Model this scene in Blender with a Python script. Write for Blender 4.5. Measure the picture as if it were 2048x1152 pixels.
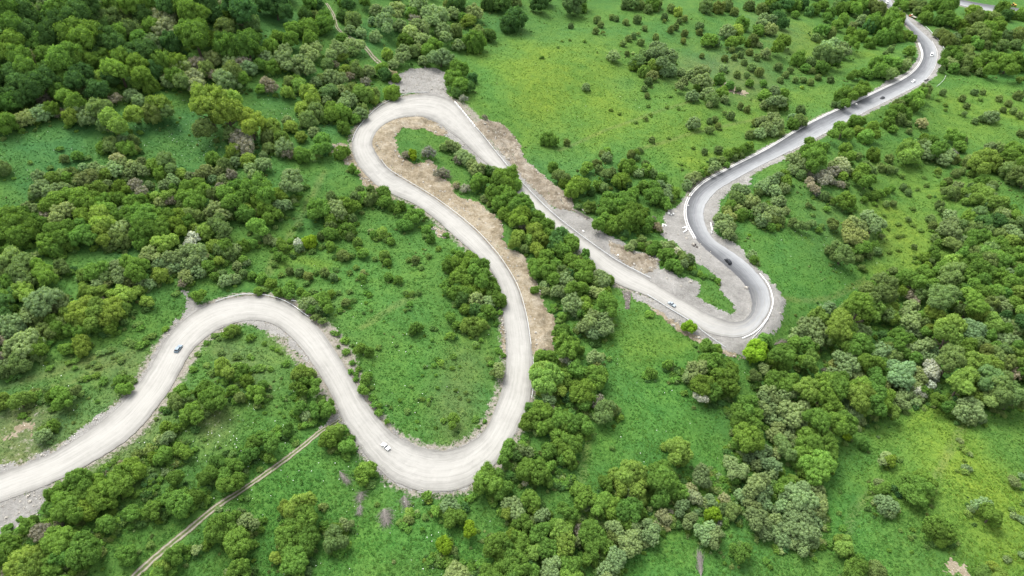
import bpy, bmesh, math, random
import numpy as np
from mathutils import Vector, Matrix, noise
from mathutils.geometry import delaunay_2d_cdt

for _o in list(bpy.data.objects):
    bpy.data.objects.remove(_o)
scene = bpy.context.scene
random.seed(7)
RNG = np.random.default_rng(11)

# ---------------------------------------------------------------- camera
CAM_H, PITCH, PW, PH = 223.0, math.radians(42.0), 2048.0, 1152.0
cam_data = bpy.data.cameras.new('camera')
cam_data.sensor_width = 36.0
cam_data.lens = 24.0
cam_data.clip_start, cam_data.clip_end = 1.0, 20000.0
camera = bpy.data.objects.new('camera', cam_data)
scene.collection.objects.link(camera)
camera.location = (0.0, 0.0, CAM_H)
camera.rotation_euler = (math.pi / 2 - PITCH, 0.0, 0.0)
scene.camera = camera

# ---------------------------------------------------------------- sky and sun (bright overcast)
SUN_EL, SUN_AZ = math.radians(58.0), math.radians(-35.0)     # azimuth from +Y towards +X
world = bpy.data.worlds.new('World')
scene.world = world
world.use_nodes = True
wn = world.node_tree
wn.nodes.clear()
sky = wn.nodes.new('ShaderNodeTexSky')
sky.sky_type = 'NISHITA'
sky.sun_disc = False
sky.sun_elevation = SUN_EL
sky.sun_rotation = SUN_AZ
sky.air_density, sky.dust_density, sky.ozone_density = 1.0, 3.0, 1.0
hs = wn.nodes.new('ShaderNodeHueSaturation')
hs.inputs['Saturation'].default_value = 0.22                  # cloud cover: nearly grey
bg = wn.nodes.new('ShaderNodeBackground')
bg.inputs['Strength'].default_value = 0.15
wo = wn.nodes.new('ShaderNodeOutputWorld')
wn.links.new(sky.outputs[0], hs.inputs['Color'])
wn.links.new(hs.outputs[0], bg.inputs['Color'])
wn.links.new(bg.outputs[0], wo.inputs['Surface'])
sun_data = bpy.data.lights.new('sun', 'SUN')
sun_data.energy = 1.15
sun_data.angle = math.radians(30.0)
sun_data.color = (1.0, 0.965, 0.91)
sun = bpy.data.objects.new('sun', sun_data)
scene.collection.objects.link(sun)
_sd = Vector((math.sin(SUN_AZ) * math.cos(SUN_EL), math.cos(SUN_AZ) * math.cos(SUN_EL), math.sin(SUN_EL)))
sun.rotation_euler = _sd.to_track_quat('Z', 'Y').to_euler()
sun.location = _sd * 400

vs = scene.view_settings
vs.view_transform = 'Standard'
vs.look = 'None'
vs.exposure = 1.58
vs.gamma = 1.0
vs.use_curve_mapping = False
scene.cycles.max_bounces = 5
scene.cycles.diffuse_bounces = 3
scene.cycles.glossy_bounces = 2
scene.cycles.transmission_bounces = 3
scene.cycles.use_denoising = True

# ---------------------------------------------------------------- helpers
def link(o, parent=None):
    scene.collection.objects.link(o)
    if parent is not None:
        o.parent = parent
    return o

def tag(o, label=None, cat=None, group=None, kind=None):
    if label: o['label'] = label
    if cat: o['category'] = cat
    if group: o['group'] = group
    if kind: o['kind'] = kind
    return o

def empty(name, loc=(0, 0, 0), rz=0.0):
    e = bpy.data.objects.new(name, None)
    e.empty_display_size = 0.5
    e.location = loc
    e.rotation_euler = (0, 0, rz)
    return link(e)

def mesh_obj(name, verts, faces, mat, parent=None, smooth=False):
    me = bpy.data.meshes.new(name)
    me.from_pydata([tuple(map(float, v)) for v in verts], [], [tuple(map(int, f)) for f in faces])
    me.update()
    if smooth:
        me.polygons.foreach_set('use_smooth', [True] * len(me.polygons))
    me.materials.append(mat)
    return link(bpy.data.objects.new(name, me), parent)

class MB:
    """collects boxes, prisms and discs into one mesh"""
    def __init__(s): s.v, s.f = [], []
    def add(s, v, f):
        n = len(s.v); s.v += [tuple(p) for p in v]; s.f += [tuple(i + n for i in q) for q in f]; return s
    def box(s, x0, x1, y0, y1, z0, z1, tx=0.0, ty=0.0):
        v = [(x0, y0, z0), (x1, y0, z0), (x1, y1, z0), (x0, y1, z0), (x0 + tx, y0 + ty, z1), (x1 - tx, y0 + ty, z1), (x1 - tx, y1 - ty, z1), (x0 + tx, y1 - ty, z1)]
        return s.add(v, [(3, 2, 1, 0), (4, 5, 6, 7), (0, 1, 5, 4), (1, 2, 6, 5), (2, 3, 7, 6), (3, 0, 4, 7)])
    def side_prism(s, prof, y0, y1, inset=0.0):
        """prof: (x, z) outline, counter-clockwise, extruded across y; top points drawn in by inset(z)"""
        n = len(prof)
        v = [(x, y0 + (inset(z) if inset else 0), z) for x, z in prof] + [(x, y1 - (inset(z) if inset else 0), z) for x, z in prof]
        f = [tuple(range(n)), tuple(range(2 * n - 1, n - 1, -1))] + [(i, i + n, (i + 1) % n + n, (i + 1) % n) for i in range(n)]
        return s.add(v, f)
    def wheel(s, cx, cy, cz, r, w, n=14):
        v = []
        for yy in (cy - w / 2, cy + w / 2):
            for rr in (r, r * 0.9):
                v += [(cx + rr * math.cos(2 * math.pi * i / n), yy + (0.0 if rr == r else (0.03 if yy > cy else -0.03)), cz + rr * math.sin(2 * math.pi * i / n)) for i in range(n)]
        f = []
        for i in range(n):
            j = (i + 1) % n
            f.append((i, j, 2 * n + j, 2 * n + i)); f.append((i, n + i, n + j, j)); f.append((2 * n + i, 2 * n + j, 3 * n + j, 3 * n + i))
        f.append(tuple(range(n, 2 * n))); f.append(tuple(range(4 * n - 1, 3 * n - 1, -1)))
        return s.add(v, f)
    def build(s, name, mat, parent=None, bevel=0.0, smooth=False):
        o = mesh_obj(name, s.v, s.f, mat, parent, smooth)
        bm = bmesh.new(); bm.from_mesh(o.data); bmesh.ops.recalc_face_normals(bm, faces=bm.faces)
        if bevel:
            bmesh.ops.bevel(bm, geom=bm.edges[:], offset=bevel, segments=2, affect='EDGES', clamp_overlap=True)
        bm.to_mesh(o.data); bm.free()
        return o

# ---------------------------------------------------------------- materials
def new_mat(name):
    m = bpy.data.materials.new(name); m.use_nodes = True
    nt = m.node_tree; nt.nodes.clear()
    out = nt.nodes.new('ShaderNodeOutputMaterial')
    return m, nt, out

def N(nt, t, **kw):
    n = nt.nodes.new(t)
    for k, v in kw.items():
        if k in n.inputs: n.inputs[k].default_value = v
        else: setattr(n, k, v)
    return n

def ramp(nt, fac, stops):
    r = nt.nodes.new('ShaderNodeValToRGB')
    while len(r.color_ramp.elements) < len(stops): r.color_ramp.elements.new(0.5)
    for e, (p, c) in zip(r.color_ramp.elements, stops):
        e.position = p; e.color = (*c, 1) if len(c) == 3 else c
    nt.links.new(fac, r.inputs[0])
    return r.outputs[0]

def noise_tex(nt, vec, scale, detail=4.0, rough=0.6):
    n = nt.nodes.new('ShaderNodeTexNoise')
    n.inputs['Scale'].default_value = scale; n.inputs['Detail'].default_value = detail; n.inputs['Roughness'].default_value = rough
    if vec is not None: nt.links.new(vec, n.inputs['Vector'])
    return n.outputs['Fac']

def mixc(nt, fac, a, b, mode='MIX'):
    m = nt.nodes.new('ShaderNodeMix'); m.data_type = 'RGBA'; m.blend_type = mode
    for s, v in ((m.inputs[0], fac), (m.inputs[6], a), (m.inputs[7], b)):
        if isinstance(v, (int, float)): s.default_value = v
        elif isinstance(v, tuple): s.default_value = (*v, 1) if len(v) == 3 else v
        else: nt.links.new(v, s)
    return m.outputs[2]

def mth(nt, op, a, b=None, c=None, clamp=False):
    m = nt.nodes.new('ShaderNodeMath'); m.operation = op; m.use_clamp = clamp
    for s, v in zip(m.inputs, (a, b, c)):
        if v is None: continue
        if isinstance(v, (int, float)): s.default_value = v
        else: nt.links.new(v, s)
    return m.outputs[0]

def principled(nt, out, color, rough=0.9, spec=0.2, bump=None, strength=0.5, dist=0.2, metal=0.0):
    p = nt.nodes.new('ShaderNodeBsdfPrincipled')
    if isinstance(color, tuple): p.inputs['Base Color'].default_value = (*color, 1)
    else: nt.links.new(color, p.inputs['Base Color'])
    if isinstance(rough, (int, float)): p.inputs['Roughness'].default_value = rough
    else: nt.links.new(rough, p.inputs['Roughness'])
    p.inputs['Specular IOR Level'].default_value = spec
    p.inputs['Metallic'].default_value = metal
    if bump is not None:
        b = nt.nodes.new('ShaderNodeBump'); b.inputs['Strength'].default_value = strength; b.inputs['Distance'].default_value = dist
        nt.links.new(bump, b.inputs['Height']); nt.links.new(b.outputs[0], p.inputs['Normal'])
    nt.links.new(p.outputs[0], out.inputs['Surface'])
    return p

def simple_mat(name, col, rough=0.6, spec=0.3, metal=0.0, var=0.15, scale=3.0):
    m, nt, out = new_mat(name)
    tc = nt.nodes.new('ShaderNodeTexCoord')
    f = noise_tex(nt, tc.outputs['Object'], scale, 5)
    c = ramp(nt, f, [(0.25, tuple(x * (1 - var) for x in col)), (0.75, tuple(min(1, x * (1 + var)) for x in col))])
    principled(nt, out, c, rough, spec, metal=metal)
    return m

def grass_mat():
    m, nt, out = new_mat('meadow_grass')
    at = N(nt, 'ShaderNodeAttribute', attribute_name='gcol')
    geo = nt.nodes.new('ShaderNodeNewGeometry')
    pos = geo.outputs['Position']
    n1 = noise_tex(nt, pos, 0.16, 7, 0.7)
    n2 = noise_tex(nt, pos, 0.9, 5, 0.7)
    n3 = noise_tex(nt, pos, 3.2, 3, 0.6)
    n0 = noise_tex(nt, pos, 0.032, 5, 0.6)
    c0 = mixc(nt, 1.0, at.outputs['Color'], ramp(nt, n0, [(0.34, (0.80, 0.93, 1.05)), (0.5, (1.0, 1.0, 1.0)), (0.66, (1.12, 1.05, 0.96))]), 'MULTIPLY')
    c = mixc(nt, 1.0, c0, ramp(nt, n1, [(0.32, (0.70, 0.80, 0.74)), (0.5, (1.0, 1.0, 1.0)), (0.68, (1.24, 1.15, 1.08))]), 'MULTIPLY')
    c = mixc(nt, 1.0, c, ramp(nt, n2, [(0.32, (0.66, 0.74, 0.70)), (0.50, (1.0, 1.0, 1.0)), (0.70, (1.30, 1.22, 1.2))]), 'MULTIPLY')
    c = mixc(nt, 1.0, c, ramp(nt, n3, [(0.30, (0.72, 0.75, 0.7)), (0.70, (1.28, 1.25, 1.3))]), 'MULTIPLY')
    # bare soil showing through where the sward is thin
    dr = N(nt, 'ShaderNodeAttribute', attribute_name='thin')
    n4 = noise_tex(nt, pos, 0.45, 6, 0.75)
    thr = mth(nt, 'ADD', n4, mth(nt, 'MULTIPLY', dr.outputs['Fac'], 0.55))
    soil = mth(nt, 'MULTIPLY', mth(nt, 'SUBTRACT', thr, 0.74), 7.0, clamp=True)
    sc = ramp(nt, n2, [(0.3, (0.12, 0.105, 0.08)), (0.7, (0.27, 0.25, 0.215))])
    c = mixc(nt, soil, c, sc)
    h = mth(nt, 'ADD', mth(nt, 'MULTIPLY', n2, 0.7), mth(nt, 'MULTIPLY', n3, 0.5))
    principled(nt, out, c, 0.95, 0.1, h, 0.6, 0.6)
    return m

def bare_mat(name, lo, mid, hi, scale=0.5, weedy=0.0):
    m, nt, out = new_mat(name)
    geo = nt.nodes.new('ShaderNodeNewGeometry'); pos = geo.outputs['Position']
    a = noise_tex(nt, pos, 0.18 * scale, 8, 0.75)
    b = noise_tex(nt, pos, 0.8, 7, 0.75)
    d = noise_tex(nt, pos, 4.0, 3, 0.7)
    f = mth(nt, 'ADD', mth(nt, 'MULTIPLY', a, 0.6), mth(nt, 'ADD', mth(nt, 'MULTIPLY', b, 0.35), mth(nt, 'MULTIPLY', d, 0.15)))
    c = ramp(nt, f, [(0.40, lo), (0.53, mid), (0.68, hi)])
    st = nt.nodes.new('ShaderNodeTexVoronoi'); st.inputs['Scale'].default_value = 1.1; nt.links.new(pos, st.inputs['Vector'])
    sp = mth(nt, 'MULTIPLY', mth(nt, 'LESS_THAN', st.outputs['Distance'], 0.16), mth(nt, 'GREATER_THAN', a, 0.52))
    c = mixc(nt, sp, c, tuple(min(0.7, x * 1.35) for x in hi))
    if weedy:
        e = noise_tex(nt, pos, 0.23, 7, 0.78)
        gm = mth(nt, 'MULTIPLY', mth(nt, 'SUBTRACT', mth(nt, 'ADD', e, mth(nt, 'MULTIPLY', mth(nt, 'SUBTRACT', d, 0.5), 0.25)), 0.66 - weedy), 9.0, clamp=True)
        c = mixc(nt, mth(nt, 'MULTIPLY', gm, 0.85), c, ramp(nt, d, [(0.3, (0.052, 0.088, 0.024)), (0.7, (0.10, 0.15, 0.045))]))
    principled(nt, out, c, 0.95, 0.15, mth(nt, 'ADD', b, mth(nt, 'MULTIPLY', d, 0.6)), 0.9, 0.8)
    return m

def road_mat():
    """gravel that turns to dusty asphalt along the road; UV.x = metres along, UV.y = -1..1 across"""
    m, nt, out = new_mat('road_surface')
    uv = N(nt, 'ShaderNodeUVMap', uv_map='road')
    sx = nt.nodes.new('ShaderNodeSeparateXYZ'); nt.links.new(uv.outputs[0], sx.inputs[0])
    u, v = sx.outputs[0], sx.outputs[1]
    at = N(nt, 'ShaderNodeAttribute', attribute_name='asphalt')
    geo = nt.nodes.new('ShaderNodeNewGeometry'); pos = geo.outputs['Position']
    cb = nt.nodes.new('ShaderNodeCombineXYZ')
    nt.links.new(mth(nt, 'MULTIPLY', u, 0.016), cb.inputs[0]); nt.links.new(mth(nt, 'MULTIPLY', v, 3.2), cb.inputs[1])
    streak = noise_tex(nt, cb.outputs[0], 2.2, 6, 0.65)
    cb2 = nt.nodes.new('ShaderNodeCombineXYZ')
    nt.links.new(mth(nt, 'MULTIPLY', u, 0.05), cb2.inputs[0]); nt.links.new(mth(nt, 'MULTIPLY', v, 9.0), cb2.inputs[1])
    fine = noise_tex(nt, cb2.outputs[0], 2.4, 4, 0.6)
    blot = noise_tex(nt, pos, 0.14, 6, 0.7)
    grit = noise_tex(nt, pos, 2.6, 4, 0.7)
    av = mth(nt, 'ABSOLUTE', v)
    edge = mth(nt, 'POWER', av, 3.0)
    g = mth(nt, 'ADD', mth(nt, 'MULTIPLY', streak, 0.48), mth(nt, 'ADD', mth(nt, 'MULTIPLY', fine, 0.24), mth(nt, 'MULTIPLY', blot, 0.30)))
    g = mth(nt, 'ADD', g, mth(nt, 'MULTIPLY', edge, -0.28))
    g = mth(nt, 'ADD', g, mth(nt, 'MULTIPLY', mth(nt, 'SUBTRACT', grit, 0.5), 0.10))
    grav = ramp(nt, g, [(0.20, (0.145, 0.140, 0.127)), (0.37, (0.222, 0.216, 0.197)), (0.52, (0.295, 0.287, 0.263)), (0.70, (0.335, 0.327, 0.301))])
    # asphalt: dark left strip (v<0), pale right lane: dust plus painted-in sky reflection
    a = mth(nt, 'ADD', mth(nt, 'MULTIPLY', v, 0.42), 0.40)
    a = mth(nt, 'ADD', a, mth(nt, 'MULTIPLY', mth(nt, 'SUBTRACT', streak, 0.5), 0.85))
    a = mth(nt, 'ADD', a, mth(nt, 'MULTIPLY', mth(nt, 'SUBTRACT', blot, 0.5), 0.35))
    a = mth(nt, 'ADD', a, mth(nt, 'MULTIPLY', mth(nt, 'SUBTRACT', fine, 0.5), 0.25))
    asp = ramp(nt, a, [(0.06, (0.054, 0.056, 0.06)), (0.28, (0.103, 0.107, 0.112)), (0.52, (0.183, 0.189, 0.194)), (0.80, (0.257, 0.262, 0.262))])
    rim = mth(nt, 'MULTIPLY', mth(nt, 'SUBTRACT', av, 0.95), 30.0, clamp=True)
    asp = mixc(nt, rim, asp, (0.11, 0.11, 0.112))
    # the change-over is ragged, the gravel dragged along the lanes
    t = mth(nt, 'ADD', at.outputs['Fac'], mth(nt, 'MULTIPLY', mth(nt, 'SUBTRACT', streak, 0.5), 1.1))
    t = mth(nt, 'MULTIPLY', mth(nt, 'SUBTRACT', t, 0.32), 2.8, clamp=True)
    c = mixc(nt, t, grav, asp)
    rough = mth(nt, 'SUBTRACT', 0.95, mth(nt, 'MULTIPLY', t, 0.33))
    principled(nt, out, c, rough, 0.35, mth(nt, 'ADD', grit, mth(nt, 'MULTIPLY', fine, 1.0)), 0.35, 0.15)
    return m

def track_mat():
    m, nt, out = new_mat('dirt_track')
    uv = N(nt, 'ShaderNodeUVMap', uv_map='road')
    sx = nt.nodes.new('ShaderNodeSeparateXYZ'); nt.links.new(uv.outputs[0], sx.inputs[0])
    geo = nt.nodes.new('ShaderNodeNewGeometry'); pos = geo.outputs['Position']
    b = noise_tex(nt, pos, 0.9, 6, 0.7)
    av = mth(nt, 'ABSOLUTE', sx.outputs[1])
    rut = mth(nt, 'SUBTRACT', 1.0, mth(nt, 'MULTIPLY', mth(nt, 'ABSOLUTE', mth(nt, 'SUBTRACT', av, 0.55)), 2.6), clamp=True)
    b2 = noise_tex(nt, pos, 0.22, 5, 0.7)
    f = mth(nt, 'ADD', mth(nt, 'MULTIPLY', rut, 0.40), mth(nt, 'ADD', mth(nt, 'MULTIPLY', b, 0.55), mth(nt, 'MULTIPLY', b2, 0.35)))
    c = ramp(nt, f, [(0.42, (0.055, 0.100, 0.024)), (0.54, (0.12, 0.115, 0.06)), (0.70, (0.205, 0.188, 0.145)), (0.92, (0.30, 0.28, 0.24))])
    principled(nt, out, c, 0.95, 0.1, b, 0.7, 0.3)
    return m

def leaf_mat(name, rough_var=1.0, trans=0.36):
    m, nt, out = new_mat(name)
    ti = N(nt, 'ShaderNodeAttribute', attribute_name='tint', attribute_type='INSTANCER')
    lv = N(nt, 'ShaderNodeAttribute', attribute_name='leafvar')
    v = ramp(nt, lv.outputs['Fac'], [(0.0, (0.55, 0.60, 0.60)), (0.5, (0.98, 0.98, 0.98)), (1.0, (1.55, 1.45, 1.30))])
    c = mixc(nt, 1.0, ti.outputs['Color'], v, 'MULTIPLY')
    d = nt.nodes.new('ShaderNodeBsdfDiffuse'); nt.links.new(c, d.inputs['Color'])
    t = nt.nodes.new('ShaderNodeBsdfTranslucent')
    nt.links.new(mixc(nt, 1.0, c, (1.12, 1.2, 0.5), 'MULTIPLY'), t.inputs['Color'])
    mx = nt.nodes.new('ShaderNodeMixShader'); mx.inputs[0].default_value = trans
    nt.links.new(d.outputs[0], mx.inputs[1]); nt.links.new(t.outputs[0], mx.inputs[2])
    nt.links.new(mx.outputs[0], out.inputs['Surface'])
    return m

M = {
    'grass': grass_mat(), 'road': road_mat(), 'track': track_mat(), 'leaf': leaf_mat('leaves'), 'blade': leaf_mat('grass_blades', trans=0.2),
    'gravel': bare_mat('grey_gravel', (0.14, 0.134, 0.122), (0.23, 0.222, 0.205), (0.315, 0.306, 0.284), weedy=-0.04),
    'earth': bare_mat('tan_earth', (0.090, 0.071, 0.045), (0.240, 0.198, 0.132), (0.385, 0.345, 0.272), weedy=0.03),
    'brown': bare_mat('brown_spoil', (0.066, 0.052, 0.036), (0.205, 0.172, 0.125), (0.365, 0.332, 0.275), weedy=0.05),
    'dark_earth': bare_mat('dark_earth', (0.06, 0.05, 0.045), (0.105, 0.09, 0.082), (0.17, 0.15, 0.14)),
    'bark': simple_mat('bark', (0.10, 0.08, 0.062), 0.95, 0.1, var=0.4, scale=6),
    'dead': simple_mat('dead_wood', (0.185, 0.172, 0.152), 0.95, 0.1, var=0.35, scale=5),
    'twig': simple_mat('twigs', (0.17, 0.145, 0.125), 0.95, 0.1, var=0.3, scale=5),
    'concrete': simple_mat('pale_concrete', (0.55, 0.545, 0.53), 0.85, 0.2, var=0.12, scale=1.2),
    'white_paint': simple_mat('white_paint', (0.80, 0.80, 0.78), 0.6, 0.3, var=0.06, scale=1.5),
    'steel': simple_mat('galvanised_steel', (0.58, 0.59, 0.59), 0.45, 0.5, var=0.10, scale=1.5),
    'post': simple_mat('steel_post', (0.30, 0.30, 0.30), 0.6, 0.4),
    'glass': simple_mat('dark_glass', (0.022, 0.026, 0.030), 0.12, 0.6, var=0.05),
    'tyre': simple_mat('rubber', (0.02, 0.02, 0.021), 0.85, 0.2),
    'rim': simple_mat('wheel_rim', (0.35, 0.36, 0.37), 0.4, 0.5),
    'lamp': simple_mat('headlamp_glass', (0.7, 0.72, 0.74), 0.15, 0.6, var=0.04),
    'red_lamp': simple_mat('tail_lamp', (0.35, 0.02, 0.015), 0.25, 0.5, var=0.05),
    'chassis': simple_mat('dark_chassis', (0.035, 0.034, 0.033), 0.8, 0.3),
    'stone': simple_mat('limestone', (0.37, 0.345, 0.30), 0.9, 0.2, var=0.25, scale=2.0),
    'white_stone': simple_mat('white_stone', (0.70, 0.69, 0.66), 0.9, 0.2, var=0.12, scale=2.0),
    'wood': simple_mat('weathered_timber', (0.55, 0.51, 0.45), 0.9, 0.2, var=0.15, scale=3.0),
    'petal': simple_mat('white_petals', (0.75, 0.76, 0.72), 0.9, 0.1, var=0.05),
}
def paint(name, col):
    return simple_mat(name, col, 0.42, 0.25, var=0.04, scale=0.8)
# ---------------------------------------------------------------- the lie of the land
def natural(x, y):
    x = np.asarray(x, float); y = np.asarray(y, float)
    z = -38.0 * np.tanh(x / 380.0)                                             # ground falls to the right
    z = z + 46.0 / (1 + np.exp(-(y - 430.0 - 0.55 * (x + 120.0)) / 60.0)) / (1 + np.exp((x + 130.0) / 55.0))   # wooded hill, upper left
    z = z + 2.6 * np.sin(x / 47.0 + 0.6) * np.sin(y / 39.0 + 1.1) + 1.3 * np.sin(x / 21.0 - y / 27.0) + 0.5 * np.sin(x / 9.0 + 2.0) * np.sin(y / 11.0)
    d = (x - 175.0) * 0.86 - (y - 215.0) * 0.50                                # wooded ravine, lower right
    z = z - 9.0 * np.exp(-(d / 34.0) ** 2) * np.exp(-(((x - 175.0) * 0.5 + (y - 215.0) * 0.86) / 160.0) ** 2)
    r = np.hypot(x, y - 330.0)
    z = z + 260.0 / (1 + np.exp(-(r - 1900.0) / 260.0))                        # far hills all round
    return z

FPX = PW * 24.0 / 36.0
_cp, _sp = math.cos(PITCH), math.sin(PITCH)
def ray(px, py):
    px = np.asarray(px, float); py = np.asarray(py, float)
    a = (px - PW / 2) / FPX; b = -(py - PH / 2) / FPX
    return a, _cp + b * _sp, -_sp + b * _cp          # world direction per unit depth

def to_ground(px, py, h=0.0, zf=None):
    """where the line of sight through a survey pixel meets the ground raised by h"""
    zf = zf or natural
    dx, dy, dz = ray(px, py)
    lo = np.full(np.shape(dx), 60.0); hi = np.full(np.shape(dx), 2600.0)
    for _ in range(46):
        t = 0.5 * (lo + hi)
        above = CAM_H + t * dz - zf(t * dx, t * dy) - h > 0
        lo = np.where(above, t, lo); hi = np.where(above, hi, t)
    t = 0.5 * (lo + hi)
    return np.stack([t * dx, t * dy, CAM_H + t * dz], -1), t

def gauss_smooth(a, sig):
    if sig <= 0: return a
    k = int(3 * sig) + 1
    w = np.exp(-0.5 * (np.arange(-k, k + 1) / sig) ** 2); w /= w.sum()
    p = np.concatenate([2 * a[:1] - a[k:0:-1], a, 2 * a[-1:] - a[-2:-k - 2:-1]])
    return np.stack([np.convolve(p[:, i], w, 'valid') for i in range(a.shape[1])], -1)

def catmull(P, sub=14):
    P = np.concatenate([2 * P[:1] - P[1:2], P, 2 * P[-1:] - P[-2:-1]])
    out = []
    for i in range(1, len(P) - 2):
        t = np.linspace(0, 1, sub, endpoint=False)[:, None]
        a, b, c, d = P[i - 1], P[i], P[i + 1], P[i + 2]
        out.append(0.5 * (2 * b + (c - a) * t + (2 * a - 5 * b + 4 * c - d) * t ** 2 + (3 * b - a - 3 * c + d) * t ** 3))
    out.append(P[-2:-1])
    return np.concatenate(out)

def resample(P, n):
    s = np.concatenate([[0], np.cumsum(np.linalg.norm(np.diff(P[:, :2], axis=0), axis=1))])
    q = np.linspace(0, s[-1], n)
    return np.stack([np.interp(q, s, P[:, i]) for i in range(P.shape[1])], -1)

MAIN = """-320,1090|-320,1165 -120,1003|-120,1066 -60,975|-60,1035 0,946|0,1005 90,913|104,966 175,863|215,906 235,815|275,861 282,761|332,790 310,716|357,748 332,675|382,703 357,649|410,676
390,622|440,656 425,605|475,644 475,594|500,640 515,591|517,641 550,597|545,647 582,611|575,668 617,636|600,693 642,660|622,723 662,688|642,753 684,723|660,783
706,759|674,815 726,794|686,846 752,830|703,868 780,862|722,897 808,881|745,926 838,894|780,959 868,900|832,981 895,901|880,984 924,893|930,976 952,877|975,943
972,858|1005,912 990,818|1036,853 1005,775|1060,800 1012,726|1065,740 1011,676|1062,683 1007,638|1053,633 999,578|1036,577 982,540|1015,538 955,513|988,501
912,475|950,460 867,435|905,423 829,408|860,391 787,390|815,364 752,370|784,345 730,348|763,323 712,325|750,301 704,300|744,288 705,275|748,271 717,250|762,253
742,225|786,239 772,205|810,233 810,192|832,232 857,187|854,236 897,197|876,246 920,215|897,262 940,238|920,279 960,265|938,295 985,297|962,318 1024,344|1000,350
1056,380|1030,380 1099,423|1064,423 1144,460|1108,464 1199,500|1158,501 1236,525|1190,535 1274,545|1238,570 1310,567|1294,591 1349,591|1336,616 1379,606|1374,639
1412,626|1412,664 1449,641|1448,674 1474,645|1480,675 1490,639|1507,663 1501,625|1530,636 1504,610|1541,612 1501,590|1540,590 1492,572|1532,568 1475,552|1515,547
1445,526|1490,521 1414,500|1452,495 1391,477|1426,477 1376,450|1410,447 1372,425|1407,422 1376,403|1415,403 1389,384|1434,381 1415,362|1465,362 1470,332|1510,337
1536,298|1560,312 1603,257|1630,276 1656,230|1680,250 1711,205|1735,220 1761,181|1785,196 1801,162|1825,175 1826,145|1852,158 1841,125|1870,132 1845,107|1873,104
1838,85|1864,83 1822,60|1842,62 1806,42|1822,44 1788,24|1806,24 1768,8|1788,10 1752,-8|1778,-8 1730,-34|1758,-34 1690,-80|1722,-80"""
FAR = "1780,-34|1780,-24 1860,-14|1860,-3 1900,-6|1900,5 1925,0|1928,12 1964,7|1966,21 2000,12|2000,27 2048,18|2048,34 2120,26|2120,42 2260,42|2260,60"
TRACK = "690,826|690,838 672,837|674,846 632,862|636,870 610,881|615,891 580,905|585,915 542,932|547,942 509,956|514,966 472,981|477,991 434,1003|440,1014 397,1033|404,1044 358,1066|366,1077 316,1099|325,1110 266,1144|276,1155 240,1170|250,1182 180,1222|192,1236"
TRACK2 = "650,6|656,6 664,30|671,30 671,56|678,56 690,72|698,70 716,88|724,85 730,99|737,95 743,117|750,112 759,131|767,126 778,146|786,142"

def parse(s):
    L, R = [], []
    for t in s.split():
        a, b = t.split('|')
        L.append(tuple(map(float, a.split(',')))); R.append(tuple(map(float, b.split(','))))
    return np.array(L), np.array(R)

def lay_out(s, step=1.3, sig=2.2, zsig=5, zf=None):
    L, R = parse(s)
    WL, _ = to_ground(L[:, 0], L[:, 1]); WR, _ = to_ground(R[:, 0], R[:, 1])
    if zf is not None:
        WL, _ = to_ground(L[:, 0], L[:, 1], 0.22, zf); WR, _ = to_ground(R[:, 0], R[:, 1], 0.22, zf)
        WL[:, 2] -= 0.22; WR[:, 2] -= 0.22
    for _ in range(0 if zf is not None else 2):              # both edges lie at the levelled road height
        zc = gauss_smooth((0.5 * (WL[:, 2] + WR[:, 2]))[:, None], 0.8)[:, 0] if len(L) > 8 else 0.5 * (WL[:, 2] + WR[:, 2])
        for E, Wd in ((L, WL), (R, WR)):
            dx, dy, dz = ray(E[:, 0], E[:, 1]); t = (zc + 0.2 - CAM_H) / dz
            Wd[:, 0], Wd[:, 1], Wd[:, 2] = t * dx, t * dy, zc
    cl, cr = catmull(WL), catmull(WR)
    k = np.linspace(0, len(L) - 1, len(cl))
    mid = 0.5 * (cl + cr)
    s_ = np.concatenate([[0], np.cumsum(np.linalg.norm(np.diff(mid[:, :2], axis=0), axis=1))])
    n = int(s_[-1] / step)
    q = np.linspace(0, s_[-1], n)
    rs = lambda A: np.stack([np.interp(q, s_, A[:, i]) for i in range(A.shape[1])], -1)
    cl, cr = gauss_smooth(rs(cl), sig), gauss_smooth(rs(cr), sig)
    st = np.interp(q, s_, k)
    z = gauss_smooth((0.5 * (cl[:, 2] + cr[:, 2]))[:, None], zsig)[:, 0]
    cl[:, 2] = z; cr[:, 2] = z
    return dict(L=cl, R=cr, C=0.5 * (cl + cr), half=0.5 * np.linalg.norm(cl[:, :2] - cr[:, :2], axis=1), u=q, st=st)

RD = {'main': lay_out(MAIN), 'far': lay_out(FAR, sig=2.0), 'track': lay_out(TRACK, sig=2.5, zsig=4), 'track2': lay_out(TRACK2, sig=2.5, zsig=4)}

# ---------------------------------------------------------------- terrain grid: fine where it is seen, coarse to the horizon
def axis(a, b, step, far, grow=1.22):
    mid = list(np.arange(a, b + 0.1, step)); lo, hi = [], []
    d, p = step, a
    while p > -far: d *= grow; p -= d; lo.append(p)
    d, p = step, b
    while p < far: d *= grow; p += d; hi.append(p)
    return np.array(lo[::-1] + mid + hi)
GX, GY = axis(-470, 470, 2.0, 6000), axis(60, 760, 2.0, 6000)
XX, YY = np.meshgrid(GX, GY)
ZZ = natural(XX, YY)

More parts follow.
